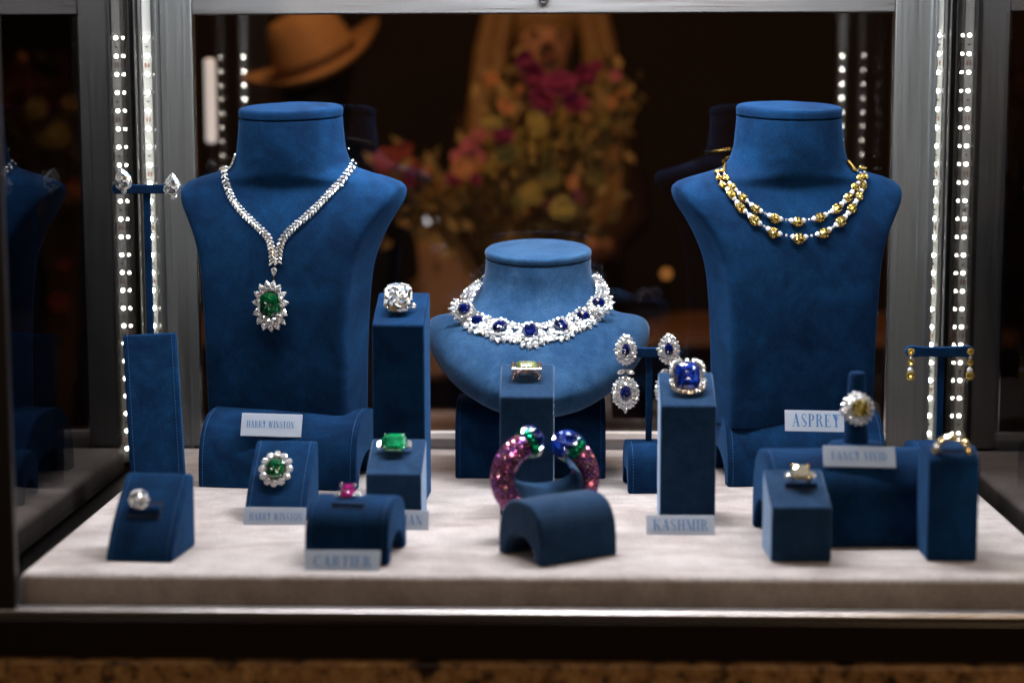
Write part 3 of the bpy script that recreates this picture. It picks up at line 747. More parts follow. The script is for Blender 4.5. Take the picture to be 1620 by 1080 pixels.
# pendant
w3, n3 = on(TL, 431, 482, off=.003)
setting = MB(); setting.tube([(0, 0, -.003), (0, 0, .001)], [PX(16, 2.05), PX(17, 2.05)], 20)
se = setting.build('pendant_setting', M_PLAT, NE); se.matrix_basis = frame(w3-O, n3, (1, 0, 0))
bail = MB().tube([on(TL, 434.5, 436, off=.002)[0]-O, on(TL, 433.5, 446, off=.003)[0]-O], .0012, 8).build('bail', M_PLAT, NE)
em = inst(gem_mesh('emerald', glitter_geo('octagon', 1, 1.16, 16, .30, .55, 21, .05), M_EMER), 'emerald', se, (0, 0, .0035), (0, 0, 1), (1, 0, 0), PX(18, 2.05))
npear = 15
for i in range(npear):
    t = 2*pi*(i+.5)/npear-pi/2+pi/npear; rx, ry = 23.5, 30.5
    dx, dy = cos(t)*rx, sin(t)*ry-(2 if sin(t) < 0 else 0)
    big = 1.22 if sin(t) < -.45 else 1.0
    inst(ME_PEAR, 'pear_diamond', se, (PX(dx, 2.05), PX(dy, 2.05), .002+random.uniform(0, .0006)), jig((0, 0, 1), .3), (dx, dy*1.05, 0), PX(8.0*big, 2.05))
for i in range(12):
    t = 2*pi*i/12+.2
    inst(ME_ROUND, 'round_diamond', se, (PX(cos(t)*19.5, 2.05), PX(sin(t)*23.5, 2.05), .0015), jig((0, 0, 1), .2), (1, 0, 0), PX(4.6, 2.05))

# ---- sapphire collar
NS = thing('sapphire_collar', on(TC, 839, 530)[0], 'wide diamond collar with seven dark blue sapphires around the low central bust', 'necklace')
O = NS.location.copy(); Yc2 = 2.08
saph = [(734, 488, -22, .88), (754, 507, -20, .95), (791, 520, -40, 1.0), (839, 527, 90, 1.12), (887, 518, 35, 1.0), (923, 500, 22, .98), (947, 479, 20, .92)]
ME_SAPO = gem_mesh('oval_sapphire', G_OVAL, M_SAPH)
Y2 = 2.15
def cluster(stones, name='diamond_cluster', m=M_DIA, parent=NS, path_Y=0):
    mb = MB()
    for geo, px, py, ang, sz, off in stones:
        w, n = onc(px, py, off); d = onc(px+cos(ang)*2, py+sin(ang)*2, off)[0]-w
        if d.length > .004: d = Vector((cos(ang), 0, -sin(ang)))
        if path_Y: n = Vector((-.35 if px < 845 else .35, -1, .3)); d = Vector((cos(ang), 0, -sin(ang)))
        n = n+Vector((0, -.7, .1))
        add_mesh(mb, geo[0], geo[1], frame(w-O, jig(n, .5), d, PX(sz*.93, Yc2)))
    return paint_sparkle(mb.build(name, m, parent, smooth=False))
for k, (px, py, an, sc) in enumerate(saph):
    w, n = onc(px, py, .0055); w = w+Vector((0, -.002, 0)); d = onc(px+cos(R(an)), py+sin(R(an)), .0050)[0]-w+Vector((0, .002, 0))
    if d.length > .003: d = Vector((cos(R(an)), 0, -sin(R(an))))
    tiltn = n+Vector((0, -.9, .1))
    inst(ME_SAPO, 'sapphire', NS, w-O, tiltn, d, PX(11.5*sc, Yc2))
    stones = []; rr1 = 13.8*sc
    for i in range(13):
        t = 2*pi*i/13; stones.append((G_ROUND, px+cos(t)*rr1*1.05, py+sin(t)*rr1*.85, t, 4.3*sc, .003))
    # lower fan of petals, pointing away from the neck
    out = math.atan2(py-440, (px-845)*.9)
    for j in range(-3, 4):
        t = out+j*.42; L_ = 22.5*sc if abs(j) < 3 else 21*sc
        stones.append((G_PEAR, px+cos(t)*L_*1.0, py+sin(t)*L_*.92, t, 6.0*sc, .0025))
    cluster(stones)
for k in range(len(saph)-1):
    a, b_ = saph[k], saph[k+1]; mx, my = (a[0]+b_[0])/2, (a[1]+b_[1])/2; out = math.atan2(my-440, (mx-845)*.9)
    st_ = []; dx, dy = cos(out), sin(out)
    for j in range(-4, 5):
        t = out+j*.62; r0 = 7.5; st_.append((G_MARQ, mx+dx*11+cos(t)*r0, my+dy*11+sin(t)*r0*.9, t, 5.2, .0028))
    for j in (-1, 0, 1): st_.append((G_ROUND, mx-dx*3+(-dy)*j*6, my-dy*3+dx*j*6, out, 4.0, .003))
    for j in (-1.5, -.5, .5, 1.5): st_.append((G_ROUND, mx-dx*9+(-dy)*j*5.5, my-dy*9+dx*j*5.5, out, 3.2, .0025))
    cluster(st_)
for path in ([(737, 474), (742, 464), (750, 455), (758, 447)], [(954, 464), (953, 454), (948, 445), (942, 436)]):
    st_ = []
    pts = resample(path, 4.2)
    for i, p in enumerate(pts):
        wdt = 10.5-7.5*i/len(pts); a = pts[max(0, i-1)]; b_ = pts[min(len(pts)-1, i+1)]; tg = (b_-a).normalized(); nr = Vector((-tg.y, tg.x))
        for j in (-1, -.33, .33, 1):
            t = math.atan2(tg.y, tg.x)+j*.8
            st_.append((G_MARQ, p.x+nr.x*wdt*j*.8, p.y+nr.y*wdt*j*.8, t, 3.3, .0028))
    cluster(st_, path_Y=2.095)
a3, b3 = P(757, 448, 2.12), P(943, 436, 2.12)
MB().tube([p-O for p in [a3]+back_arc(TC, (a3.x+b3.x)/2, 0, a3, b3)+[b3]], .0022, 6).build('back_chain', M_PLAT, NS)

# ---- yellow two row necklace
NY = thing('yellow_diamond_necklace', on(TR, 1262, 377)[0], 'two row necklace of oval yellow diamonds and white cone links on the right tall bust', 'necklace')
O = NY.location.copy(); z6 = lambda l: [(1100+x/5.4, 230+y/5.4) for x, y in l]
up = z6([(235, 235), (262, 290), (312, 362), (398, 450), (508, 547), (670, 628), (865, 657), (1057, 622), (1205, 545), (1298, 452), (1360, 365), (1395, 288), (1412, 215), (1385, 170)])
lo = z6([(190, 240), (204, 292), (235, 350), (300, 426), (378, 535), (497, 642), (660, 748), (878, 797), (1090, 752), (1237, 655), (1330, 545), (1390, 440), (1428, 352), (1442, 275), (1428, 215)])
ME_YO = paint_sparkle(gem_mesh('yellow_diamond', glitter_geo('round', 1, .84, 12, .26, .5, 31, .12, (.8, .55, .28)), M_YEL), [M_YEL, M_YB, M_YD], (4, 3, 4))
cone = MB().rings([[(r*cos(2*pi*k/10)*1.0+0, r*sin(2*pi*k/10), 0) for k in range(10)] for r in (1,)]+[], False, False)
def cone_geo():
    m = MB(); rg = []
    for x, r in ((-.9, .12), (-.6, .45), (-.2, .8), (.25, .98), (.6, .9), (.7, .6)):
        rg.append([(x, r*cos(2*pi*k/9), r*.8*sin(2*pi*k/9)) for k in range(9)])
    m.rings(rg); return m.v, m.f
def pave(name, base, scale=1500):
    m = mat(name, base, .2, .35); N, L, b = nodes(m); v = N.new('ShaderNodeTexVoronoi'); v.inputs['Scale'].default_value = scale
    tc = N.new('ShaderNodeTexCoord'); L.new(tc.outputs['Object'], v.inputs['Vector'])
    bp = N.new('ShaderNodeBump'); bp.inputs['Strength'].default_value = .9; bp.inputs['Distance'].default_value = .0006; L.new(v.outputs['Distance'], bp.inputs['Height']); L.new(bp.outputs[0], b.inputs['Normal'])
    return m
CG = cone_geo(); ME_CONE = gem_mesh('pave_cone', CG, pave('pave_diamond', (.85, .87, .92), 5))
golds = MB()
for pts, szs in ((up, 1.0), (lo, 1.08)):
    n = len(pts); W3 = []
    for i, p in enumerate(pts):
        sz = (4.4+3.6*max(0,sin(pi*i/(n-1)))**1.3)*szs
        a = Vector(pts[max(0, i-1)]); b_ = Vector(pts[min(n-1, i+1)]); tg = (b_-a).normalized()
        w, nn = on(TR, *p, off=.0036); d = on(TR, p[0]+tg.x*2, p[1]+tg.y*2, off=.0036)[0]-w
        inst(ME_YO, 'yellow_diamond', NY, w-O, jig(nn, .12), d, PX(sz*1.0, 2.05))
        M_ = frame(w-O-nn*.0006, nn, d, PX(sz*1.1, 2.05))
        for q in range(8):
            t = 2*pi*q/8+.39; c = M_ @ Vector((cos(t)*1.03, sin(t)*.84, .1)); golds.sphere(c, .00075, 6, 5)
        golds.tube([M_ @ Vector((cos(2*pi*q/12)*1.02, sin(2*pi*q/12)*.83, -.15)) for q in range(13)], .0006, 5)
        if i < n-1:
            q = Vector(p); r_ = Vector(pts[i+1]); dd = (r_-q); L_ = dd.length; dd.normalize()
            s2 = (4.4+3.6*max(0,sin(pi*(i+1)/(n-1)))**1.3)*szs
            for c, sg, s0 in ((q+dd*(sz*1.05+2.2), 1, sz), (r_-dd*(s2*1.05+2.2), -1, s2)):
                if L_ < 15: c = (q+r_)/2; s0 *= .7
                w2, n2 = on(TR, c.x, c.y, off=.003); d2 = (on(TR, c.x+dd.x*2, c.y+dd.y*2, off=.003)[0]-w2)*-sg
                inst(ME_CONE, 'pave_cone', NY, w2-O, n2, d2, PX(min(4.6, s0*.60), 2.05))
                if L_ < 15: break
            mdl = (q+r_)/2; w2, n2 = on(TR, mdl.x, mdl.y, off=.003); golds_c = w2-O
            inst(ME_ROUND, 'link_diamond', NY, golds_c, n2, d, PX(2.3, 2.05))
golds.build('gold_settings', M_GOLD, NY)
a3, b3 = on(TR, 1148, 262)[0], on(TR, 1349, 253)[0]; ch = MB()
ch.tube([p-O for p in [on(TR, *up[0])[0], a3]+back_arc(TR, (a3.x+b3.x)/2, 0, a3, b3)+[b3, on(TR, *up[-1])[0]]], .0022, 6); ch.build('back_chain', M_GOLD, NY)

# ------------------------------------------------------------------ rings
def ring_thing(name, loc, label, tiltx, yaw, band_m, band_r=.0098, thick=.0011, sink=.006):
    """local +z = stone's facing direction; band circle in local xz plane below the stone"""
    o = thing(name, loc, label, 'ring', 'jewelled rings on the stands', (R(tiltx), 0, R(yaw)))
    m = MB(); c = Vector((0, 0, -band_r-sink*.3))
    m.tube([c+Vector((band_r*sin(t), 0, band_r*cos(t))) for t in [2*pi*i/40 for i in range(41)]], thick, 8, False)
    m.build('band', band_m, o); return o
def prongs(o, pts, m, r=.0006, z0=-.004, z1=.0035):
    p = MB()
    for x, y in pts: p.tube([(x*.6, y*.6, z0), (x, y, 0), (x*.96, y*.96, z1)], [r, r, r*1.15], 6); p.sphere((x*.94, y*.94, z1), r*1.4, 8, 6)
    p.build('prongs', m, o)
def local(box, lx, ly_frac, off=.0):
    """point on the slanted top of a block, world coords"""
    D = box['D']; hf, hb = box['hf'], box['hb']; M = Matrix.Rotation(box.rotation_euler.z, 4, 'Z')
    return box.location + M @ Vector((lx, D*ly_frac, hf+(hb-hf)*ly_frac+off))
def slot(box_loc, w, h, rotx, yaw, parent, lab='slot'):
    pass
def add_slot(box, loc, w, d, tilt, yaw):
    """dark slot with a padded roll, child of its stand"""
    M = box.matrix_world.inverted() if False else (Matrix.Translation(box.location) @ Matrix.Rotation(box.rotation_euler.z, 4, 'Z')).inverted()
    l = M @ Vector(loc)
    s = MB().box(-w/2, w/2, -d/2, d/2, -.002, .0004).build('ring_slot', M_SLOT, box, smooth=False, loc=l); s.rotation_euler = (tilt, 0, 0)
    r = MB().tube([(-w/2+.001, 0, .0006), (w/2-.001, 0, .0006)], d*.26, 10).build('slot_padding', M_BLUE, s)
# 1 round diamond, front left wedge
c = P(220, 791, 1.672)
o = ring_thing('diamond_ring', c, 'large round white diamond ring in the slot of the front left wedge', 62, 14, M_PLAT, .0085)
k = PX(17.5, 1.672); inst(paint_sparkle(gem_mesh('brilliant', glitter_geo('round', 1, 1, 10, .24, .6, 9, .16, (.80, .55, .28)), M_DIA), w=(2, 5, 5, 1.8, 2)), 'brilliant', o, (0, 0, .003), scale=k)
prongs(o, [(k*cos(t), k*sin(t)) for t in (pi/4, 3*pi/4, 5*pi/4, 7*pi/4)], M_PLAT, z1=.004)
o2 = o.children[0]
sl_loc = P(232, 803, 1.70)
def wedge_surface(box, px, py):
    """ray hit on a built stand's body"""
    b = [ch for ch in box.children if ch.name.startswith('suede_body')][0]; bpy.context.view_layer.update()
    dg = bpy.context.evaluated_depsgraph_get(); ev = b.evaluated_get(dg); me = ev.to_mesh(); M = b.matrix_world
    t = BVHTree.FromPolygons([M @ v.co for v in me.vertices], [tuple(p.vertices) for p in me.polygons]); h = t.ray_cast(Vector((0, 0, HC)), ray(px, py)); ev.to_mesh_clear()
    return h[0], h[1]
def place_slot(box, px, py, wpx, hpx):
    h, n = wedge_surface(box, px, py); Y = h.y
    Mi = box.matrix_world.inverted(); l = Mi @ h; nl = (Mi.to_3x3() @ n).normalized(); w = PX(wpx, Y)/2; d = PX(hpx, Y)/2/max(.3, abs(n.dot(ray(px, py))))
    s = MB().box(-w, w, -d, d, -.003, .0005).build('ring_slot', M_SLOT, box, smooth=False); s.matrix_basis = frame(l, nl, (1, 0, 0))
    MB().tube([(-w+.001, 0, .0004), (w-.001, 0, .0004)], d*.5, 10).build('slot_padding', M_BLUE, s)
    return h, n
h, n = place_slot(B_ROU, 231, 806, 54, 26)
c = h+n*.010+Vector((-PX(9, 1.67), 0, .004)); o.location = P(220, 791, c.y)
# 2 emerald cluster
h, n = wedge_surface(B_CLU, 436, 748)
o = ring_thing('emerald_cluster_ring', P(436, 741, h.y-.006), 'deep green emerald ring in a round halo of diamonds on the stitched wedge', 58, -4, M_PLAT, .009)
Y = h.y; k = PX(14, Y)
inst(gem_mesh('emerald', glitter_geo('octagon', 1, 1.16, 16, .30, .55, 22, .06), M_EMER), 'emerald', o, (0, 0, .002), scale=k)
for i in range(12):
    t = 2*pi*i/12; inst(ME_ROUND, 'halo_diamond', o, (PX(22.5, Y)*cos(t), PX(25, Y)*sin(t), .0), jig((cos(t)*.25, sin(t)*.25, 1), .12), scale=PX(6.3, Y))
MB().tube([(0, 0, -.003), (0, 0, -.0005)], [PX(12, Y), PX(21, Y)], 20).build('setting', M_PLAT, o)
prongs(o, [(k*.85*x, k*y) for x in (-1, 1) for y in (-1, 1)], M_PLAT, z1=.0035)
# 3 rectangular emerald
Y = B_EME.location.y+.035
o = ring_thing('emerald_ring', P(624, 702, Y), 'bright green rectangular emerald ring on a platinum mount on the low box', 46, 0, M_PLAT, .0095, .0012)
k = PX(20, Y); inst(gem_mesh('step_emerald', step_geo(1, .84, .3, .55), M_EMERL), 'emerald', o, (0, 0, .003), scale=k)
prongs(o, [(k*x*.84, k*y*.70) for x in (-1, 1) for y in (-1, 1)], M_PLAT, .0007, z1=.0055)
for x in (-1, 1):
    inst(gem_mesh('side_diamond', step_geo(.6, 1, .3, .4), M_DIA), 'side_diamond', o, (x*PX(24, Y), 0, -.001), (x*.5, 0, 1), scale=PX(8, Y))
MB().tube([(PX(15, Y)*cos(t), PX(11, Y)*sin(t), -.005) for t in [2*pi*i/24 for i in range(25)]], .0007, 6, False).build('gallery', M_PLAT, o)
# 4 ruby on arch
Y = B_CAR.location.y+.040
o = ring_thing('ruby_ring', P(550, 778, Y), 'small deep pink ruby ring standing on the rounded front arch', 42, 0, M_PLAT, .0088, .0012)
k = PX(12, Y); inst(gem_mesh('ruby', G_CUSH, M_RUBY), 'ruby', o, (0, 0, .002), scale=k)
prongs(o, [(k*x*.95, k*y*.95) for x in (-1, 1) for y in (-1, 1)], M_PLAT, .0009, z1=.004)
for x in (-1, 1):
    for j, sz in ((1, 4.6), (2, 4.2), (3, 3.6)): inst(ME_ROUND, 'shoulder_diamond', o, (x*PX(13+j*3.6, Y), 0, -PX(2.2+j*3.6, Y)), (x*.8, 0, 1), scale=PX(sz, Y))
place_slot(B_CAR, 551, 799, 56, 9)
# 5 large step cut diamond
Y = B_DIA.location.y+.030
o = ring_thing('large_diamond_ring', P(630, 472, Y-.006), 'very large rectangular step cut white diamond ring on the tall column', 62, 2, M_PLAT, .010)
k = PX(22, Y)
bd = mat('step_diamond', (.97, .98, 1), .03, .0); b_ = bd.node_tree.nodes['Principled BSDF']; b_.inputs['Transmission Weight'].default_value = .75; b_.inputs['IOR'].default_value = 2.2
inst(paint_sparkle(gem_mesh('step_diamond', glitter_geo('octagon', 1, 1.14, 16, .22, .6, 4, .10, (.88, .70, .50, .28)), M_DIA), w=(2, 5, 5, 1.8, 2)), 'step_diamond', o, (0, 0, .003), scale=k)
MB().tube([(0, 0, -.005), (0, 0, .0015)], [k*.5, k*.92], 8).build('setting', M_PLAT, o)
prongs(o, [(k*x*.80, k*y*.92) for x in (-1, 1) for y in (-1, 1)], M_PLAT, .0007, z1=.005)
inst(ME_ROUND, 'side_diamond', o, (PX(24, Y), -PX(12, Y), -.002), (.5, -.3, 1), scale=PX(5, Y))
# 6 peridot, rose gold lattice
Y = B_PER.location.y+.034
o = ring_thing('peridot_ring', P(833, 583, Y), 'rose gold lattice ring with a flat pale green stone on the central column', 16, 0, M_ROSE, .0092, .0012)
k = PX(17, Y); inst(gem_mesh('peridot', step_geo(1, .75, .22, .4), M_PERI), 'peridot', o, (0, 0, .004), scale=k)
lat = MB()
for x in (-1, 1):
    lat.tube([(x*PX(22, Y), -PX(8, Y), -.012), (x*PX(19, Y), -PX(9, Y), -.004), (x*PX(8, Y), -PX(11, Y), .0005), (0, -PX(12, Y), -.002), (-x*PX(9, Y), -PX(11, Y), .003)], .0016, 6)
    lat.tube([(x*PX(21, Y), PX(8, Y), -.012), (x*PX(21, Y), 0, -.005), (x*PX(21, Y), -PX(8, Y), .003)], .0016, 6)
    lat.tube([(x*PX(22, Y), -PX(10, Y), .003), (x*PX(22, Y), PX(10, Y), .003)], .0017, 6)
for y in (-1, 1): lat.tube([(-PX(22, Y), y*PX(12, Y), .003), (PX(22, Y), y*PX(12, Y), .003)], .0009, 6)
lat.build('lattice', M_ROSE, o)
pv = MB()
for i in range(11):
    u = i/10; add_mesh(pv, *G_TINY, frame(((u-.5)*PX(44, Y), -PX(13, Y), .0035-.0), (0, -.5, 1), (1, 0, 0), PX(2.3, Y)))
for x in (-1, 1):
    for i in range(7): add_mesh(pv, *G_TINY, frame((x*PX(19.5+.5*i, Y), -PX(10, Y), .002-.0022*i), (x*.6, -.8, .3), (1, 0, 0), PX(2.4, Y)))
pv.build('pave_stones', M_DIAW, o)
# 7 sapphire cushion with halo
Y = B_KAS.location.y+.030
o = ring_thing('sapphire_ring', P(1088, 595, Y-.006), 'large square bright blue sapphire ring in a diamond halo on its column', 60, 3, M_PLAT, .010, .0013)
k = PX(20, Y); inst(gem_mesh('cushion_sapphire', glitter_geo('cushion', 1, 1.12, 14, .30, .55, 8, .045), M_SAPHL), 'sapphire', o, (0, 0, .003), scale=k)
for i in range(30):
    t = 2*pi*(i+.5)/30; x, y = outline('cushion', t, PX(26.5, Y), PX(27.5, Y)); inst(ME_ROUNDW if sin(t) < -.2 else ME_ROUND, 'halo_diamond', o, (x, y, .001), jig((cos(t)*.35, sin(t)*.35, 1), .3), scale=PX(3.8, Y))
hl = MB(); hl.rings([[(*outline('cushion', 2*pi*i/32, a*PX(29.5, Y), a*PX(30.5, Y)), z) for i in range(32)] for a, z in ((.7, -.006), (.93, -.004), (.93, -.002), (.72, -.001))]); hl.build('halo_mount', M_PLAT, o)
# 8 finger cone with yellow halo ring
Y = B_LONG.location.y+.06; zt = B_LONG['H']
A = Vector((P(1354, 700, Y).x, Y, zt-.002))
fc = thing('ring_cone', A, 'upright tapered blue suede finger cone on the long arch wearing the round yellow halo ring', 'ring stand', GST)
topz = P(1351, 588, Y).z-A.z; cn = MB(); rg = []
for z, r in ((0, .0215), (.006, .0215), (.0075, .020)): rg.append([(r*1.25*cos(2*pi*i/32), r*sin(2*pi*i/32), z) for i in range(32)])
cn.rings(rg); cn.build('foot', M_BLUE, fc)
cn = MB(); rg = []
for z, r in ((.006, 20), (topz*.5, 16.3), (topz*.93, 13.3), (topz*.975, 12.6), (topz*.995, 11), (topz, 8)): rg.append([(PX(r, Y)*cos(2*pi*i/32), PX(r, Y)*sin(2*pi*i/32), z) for i in range(32)])
cn.rings(rg); cn.build('cone', M_BLUE, fc)
o = thing('yellow_halo_ring', P(1359, 646, Y-.020), 'round ring of white diamonds around a yellow stone worn on the finger cone', 'ring', 'jewelled rings on the stands', (R(76), 0, R(8)))
bd_ = MB(); bd_.tube([(PX(17.5, Y)*cos(t), 0, -.019+PX(17.5, Y)*sin(t)) for t in [2*pi*i/32 for i in range(33)]], .0012, 8, False); bd_.build('band', M_PLAT, o)
k = PX(13, Y); inst(paint_sparkle(gem_mesh('yellow_stone', glitter_geo('cushion', 1, 1.02, 12, .26, .5, 12, .12, (.8, .55, .28)), M_YEL), [M_YEL, M_YB, M_YD], (4, 4, 3)), 'yellow_diamond', o, (PX(1, Y), 0, .004), scale=k)
for rr2, cnt, z, sz in ((16, 12, .0025, 3.9), (22, 16, .0, 4.0), (25, 18, -.004, 3.4)):
    for i in range(cnt): t = 2*pi*i/cnt; inst(ME_ROUND, 'halo_diamond', o, (PX(rr2, Y)*cos(t), PX(rr2, Y)*sin(t), z), jig((cos(t)*.7, sin(t)*.7, 1), .4), scale=PX(sz, Y))
MB().sphere((0, 0, -.006), PX(22, Y), 20, 10, (1, 1, .2)).build('setting', M_PLAT, o)
inst(ME_ROUND, 'side_diamond', o, (-PX(26, Y), -PX(4, Y), -.003), (-.6, 0, 1), scale=PX(4.5, Y))
# 9 square yellow ring on the front right box
Y = B_YEL.location.y+.034
h, n = place_slot(B_YEL, 1267, 769, 54, 12)
o = ring_thing('square_yellow_ring', P(1267, 750, Y), 'square pale yellow diamond ring in the slot of the front right box', 40, 2, M_PLAT, .009, .0012)
k = PX(14.5, Y); inst(gem_mesh('square_stone', step_geo(1, 1.05, .24, .55), diamond_mat('pale_yellow_diamond', (1, .93, .72), .7)), 'square_diamond', o, (0, 0, .003), scale=k)
MB().tube([(0, 0, -.005), (0, 0, .0015)], [k*.45, k*1.0], 8).build('setting', M_GOLD, o)
prongs(o, [(k*x*.92, k*y*.92) for x in (-1, 1) for y in (-1, 1)], M_GOLD, .0009, z1=.0045)
for x in (-1, 1): inst(ME_ROUNDW, 'side_diamond', o, (x*PX(20, Y), 0, -.001), (x*.5, 0, 1), scale=PX(6.5, Y))
# 10 gold band standing on the rounded column
Y = B_GLD.location.y+.028; zt = P(1505, 716, Y).z
o = thing('gold_band_ring', P(1506, 716, Y-.018), 'gold band ring of pale stones standing half sunk on the far right column', 'ring', 'jewelled rings on the stands', (R(8), 0, R(-4)))
rb = PX(24, Y); b1 = MB(); b1.tube([(rb*cos(t), 0, rb*sin(t)) for t in [2*pi*i/40 for i in range(41)]], .0022, 8, False); b1.build('band', M_GOLD, o)
for i in range(9):
    t = R(8+164*i/8)
    inst(ME_ROUNDW if i % 2 else gem_mesh('golden_diamond', G_ROUND, diamond_mat('golden_diamond', (.95, .72, .35), .6)), 'band_stone', o, (rb*1.12*cos(t), -.001, rb*1.12*sin(t)), (cos(t), -.6, sin(t)+.2), (sin(t), 0, -cos(t)), PX(7.6, Y))
place_slot(B_GLD, 1506, 713, 36, 8)

# ------------------------------------------------------------------ bangle with its collar
Yb_ = 1.765
C0 = P(862, 757, Yb_)
BG = thing('jewelled_bangle', C0, 'open purple and pink jewelled bangle ending in two large blue sapphires behind the front arch', 'bracelet', None, (R(-14), 0, R(24)))
RB = PX(68, Yb_)
def bang(t):  # angle -> centre, tube radius
    e = min(1, abs(((math.degrees(t)-255) + 180) % 360 - 180)/145)
    return Vector((RB*1.08*cos(t), 0, RB*.92*sin(t))), PX(20.5+8*e, Yb_)
T0, T1 = R(112), R(402); n = 60
m = MB(); rg = []
for i in range(n+1):
    t = T0+(T1-T0)*i/n; c, r = bang(t); u = Vector((cos(t), 0, sin(t))); v = Vector((0, 1, 0))
    rg.append([c+(u*cos(2*pi*k/20)*.72+v*sin(2*pi*k/20)*1.05)*r*.86 for k in range(20)])
m.rings(rg); m.build('gold_body', M_ROSE, BG)
p1, p2, p3 = MB(), MB(), MB(); q = 0; rb_ = random.Random(4)
i = 0; t = T0+R(8)
while t < T1-R(8):
    c, r = bang(t); u = Vector((cos(t), 0, sin(t))); v = Vector((0, 1, 0)); cnt = 13
    for k in range(cnt):
        a = 2*pi*(k+.5*(q % 2))/cnt; d = u*cos(a)*.72+v*sin(a)*1.05; nrm = u*cos(a)*1.05+v*sin(a)*.72
        sel = rb_.random(); tgt = p1 if sel < .55 else (p2 if sel < .85 else p3)
        add_mesh(tgt, *G_TINY, frame(c+d*r*.90, jig(nrm, .25), (0, 1, .2), r*rb_.uniform(.17, .23)))
    q += 1; t += R(4.6)
gb = MB(); t = T0+R(8); q = 0
while t < T1-R(8):
    c, r = bang(t); u = Vector((cos(t), 0, sin(t)))
    for k in range(13):
        a = 2*pi*(k+.5+.5*(q % 2))/13; gb.sphere(c+(u*cos(a)*.72+Vector((0, 1, 0))*sin(a)*1.05)*r*.96, r*.055, 6, 4)
    q += 1; t += R(4.6)
gb.build('gold_beads', M_ROSE, BG)
p1.build('pink_pave', M_PINK, BG, smooth=False); p2.build('violet_pave', M_VIOL, BG, smooth=False); p3.build('rose_pave', diamond_mat('rose_stone', (.75, .38, .45), .6), BG, smooth=False)
for t, sg in ((T0, -1), (T1, 1)):
    c, r = bang(t); tg = Vector((-sin(t), 0, cos(t)))*(-1 if sg < 0 else 1)
    tg = Vector((sin(t), 0, -cos(t))) if sg < 0 else Vector((-sin(t), 0, cos(t)))
    gg = MB()
    for k in range(16):
        a = 2*pi*k/16; u = Vector((cos(t), 0, sin(t))); add_mesh(gg, *G_TINY, frame(c+(u*cos(a)*.72+Vector((0, 1, 0))*sin(a)*1.0)*r*.98, u*cos(a)+Vector((0, sin(a), 0)), tg, r*.19))
    gg.build('green_stone_collar', M_TSAV, BG, smooth=False)
    st_ = MB(); st_.tube([c, c+tg*.006], [r*.88, r*.9], 20); st_.build('end_mount', M_TSAV, BG)
    sp = inst(gem_mesh('oval_sapphire', glitter_geo('round', 1, .86, 16, .42, .5, 11, .07), M_SAPH if sg < 0 else M_SAPHL), 'end_sapphire', BG, c+tg*.008, tg+Vector((0, -1.2 if sg < 0 else -.9, .0)), (0, 1, 0), r*1.12)
    pr = MB()
    for k in range(4):
        a = pi/4+pi/2*k; d = Vector((cos(t), 0, sin(t)))*cos(a)*.9+Vector((0, 1, 0))*sin(a)*.98; pr.tube([c+d*r*.8, c+d*r*.95+tg*.006, c+d*r*.84+tg*.011], .0006, 6); pr.sphere(c+d*r*.84+tg*.011, .0010, 8, 6)
    pr.build('prongs', M_PLAT, BG)
# suede collar inside the bangle
m = MB(); rg = []
for i in range(41):
    t = R(186+226*i/40); r = RB*.80; w = PX(25, Yb_)
    u = Vector((cos(t)*1.06, 0, sin(t)*(.44 if sin(t) < 0 else .80))); c = u*r
    rg.append([c+Vector((0, -w, 0)), c+Vector((0, w, 0)), c-u*.0028+Vector((0, w, 0)), c-u*.0028+Vector((0, -w, 0))])
m.rings(rg)
bc = thing('bracelet_collar', C0, 'curved slate blue suede collar lining the inside of the purple bangle', 'bracelet stand', GST, (R(20), 0, R(16)))
m.build('suede_band', M_PALE, bc, bevel=.0006)

# ------------------------------------------------------------------ earring T stands
def tstand(name, pxc, py0, pxl, pxr, pyb, Y, label, bar_h=8.5, pole=6.0):
    base = P(pxc+ (2 if pxc < 500 else 0), pyb, Y); top = P(pxc, py0, Y)
    o = thing(name, base, label, 'earring stand', 'T shaped earring stands')
    pr = PX(pole, Y); h = top.z-base.z
    MB().box(-pr, pr, -.0025, .0025, 0, h-.001).build('pole', M_BLUE, o, bevel=.0008, seg=2)
    xl, xr = P(pxl, py0, Y).x-base.x, P(pxr, py0, Y).x-base.x; b2 = PX(bar_h, Y); pts = []
    N_ = 24
    up_ = []; dn = []
    for i in range(N_+1):
        u = i/N_; x = xl+(xr-xl)*u; e = min(u, 1-u)*2*(xr-xl)/2/b2
        hh_ = b2*(math.sqrt(max(0, 1-(1-e)**2)) if e < 1 else 1); dip = .0012*cos(2*pi*u)
        if 1 <= e < 4: hh_ *= 1
        sh = .86 if .18 < u < .82 else 1
        up_.append((x, h+hh_*sh-.0+dip*.3)); dn.append((x, h-hh_*sh*.95+dip*.3))
    loop = dn+up_[::-1][1:-1]
    mbb = MB(); n_ = len(loop); mbb.add([(x, -.0045, z) for x, z in loop]+[(x, .0045, z) for x, z in loop],
        [tuple(range(n_)), tuple(range(2*n_-1, n_-1, -1))]+[(i, i+n_, (i+1) % n_+n_, (i+1) % n_) for i in range(n_)])
    mbb.build('crossbar', M_BLUE, o, bevel=.0008)
    return o
YL = B_EL.location.y+.028; tstand('earring_t_stand', 236, 299, 177, 289, 529, YL, 'tall thin blue suede T stand at left carrying the pear diamond earrings', 8.5, 5.5)
YM = B_EM.location.y+.036; tstand('earring_t_stand', 1026, 557, 972, 1080, 699, YM, 'blue suede T stand between the central bust and the sapphire column', 9, 5)
YR_ = B_ER.location.y+.036; tstand('earring_t_stand', 1485, 556, 1431, 1541, 706, YR_, 'blue suede T stand at right in front of the light strip', 9, 5)
GE = 'earrings hanging on the T stands'
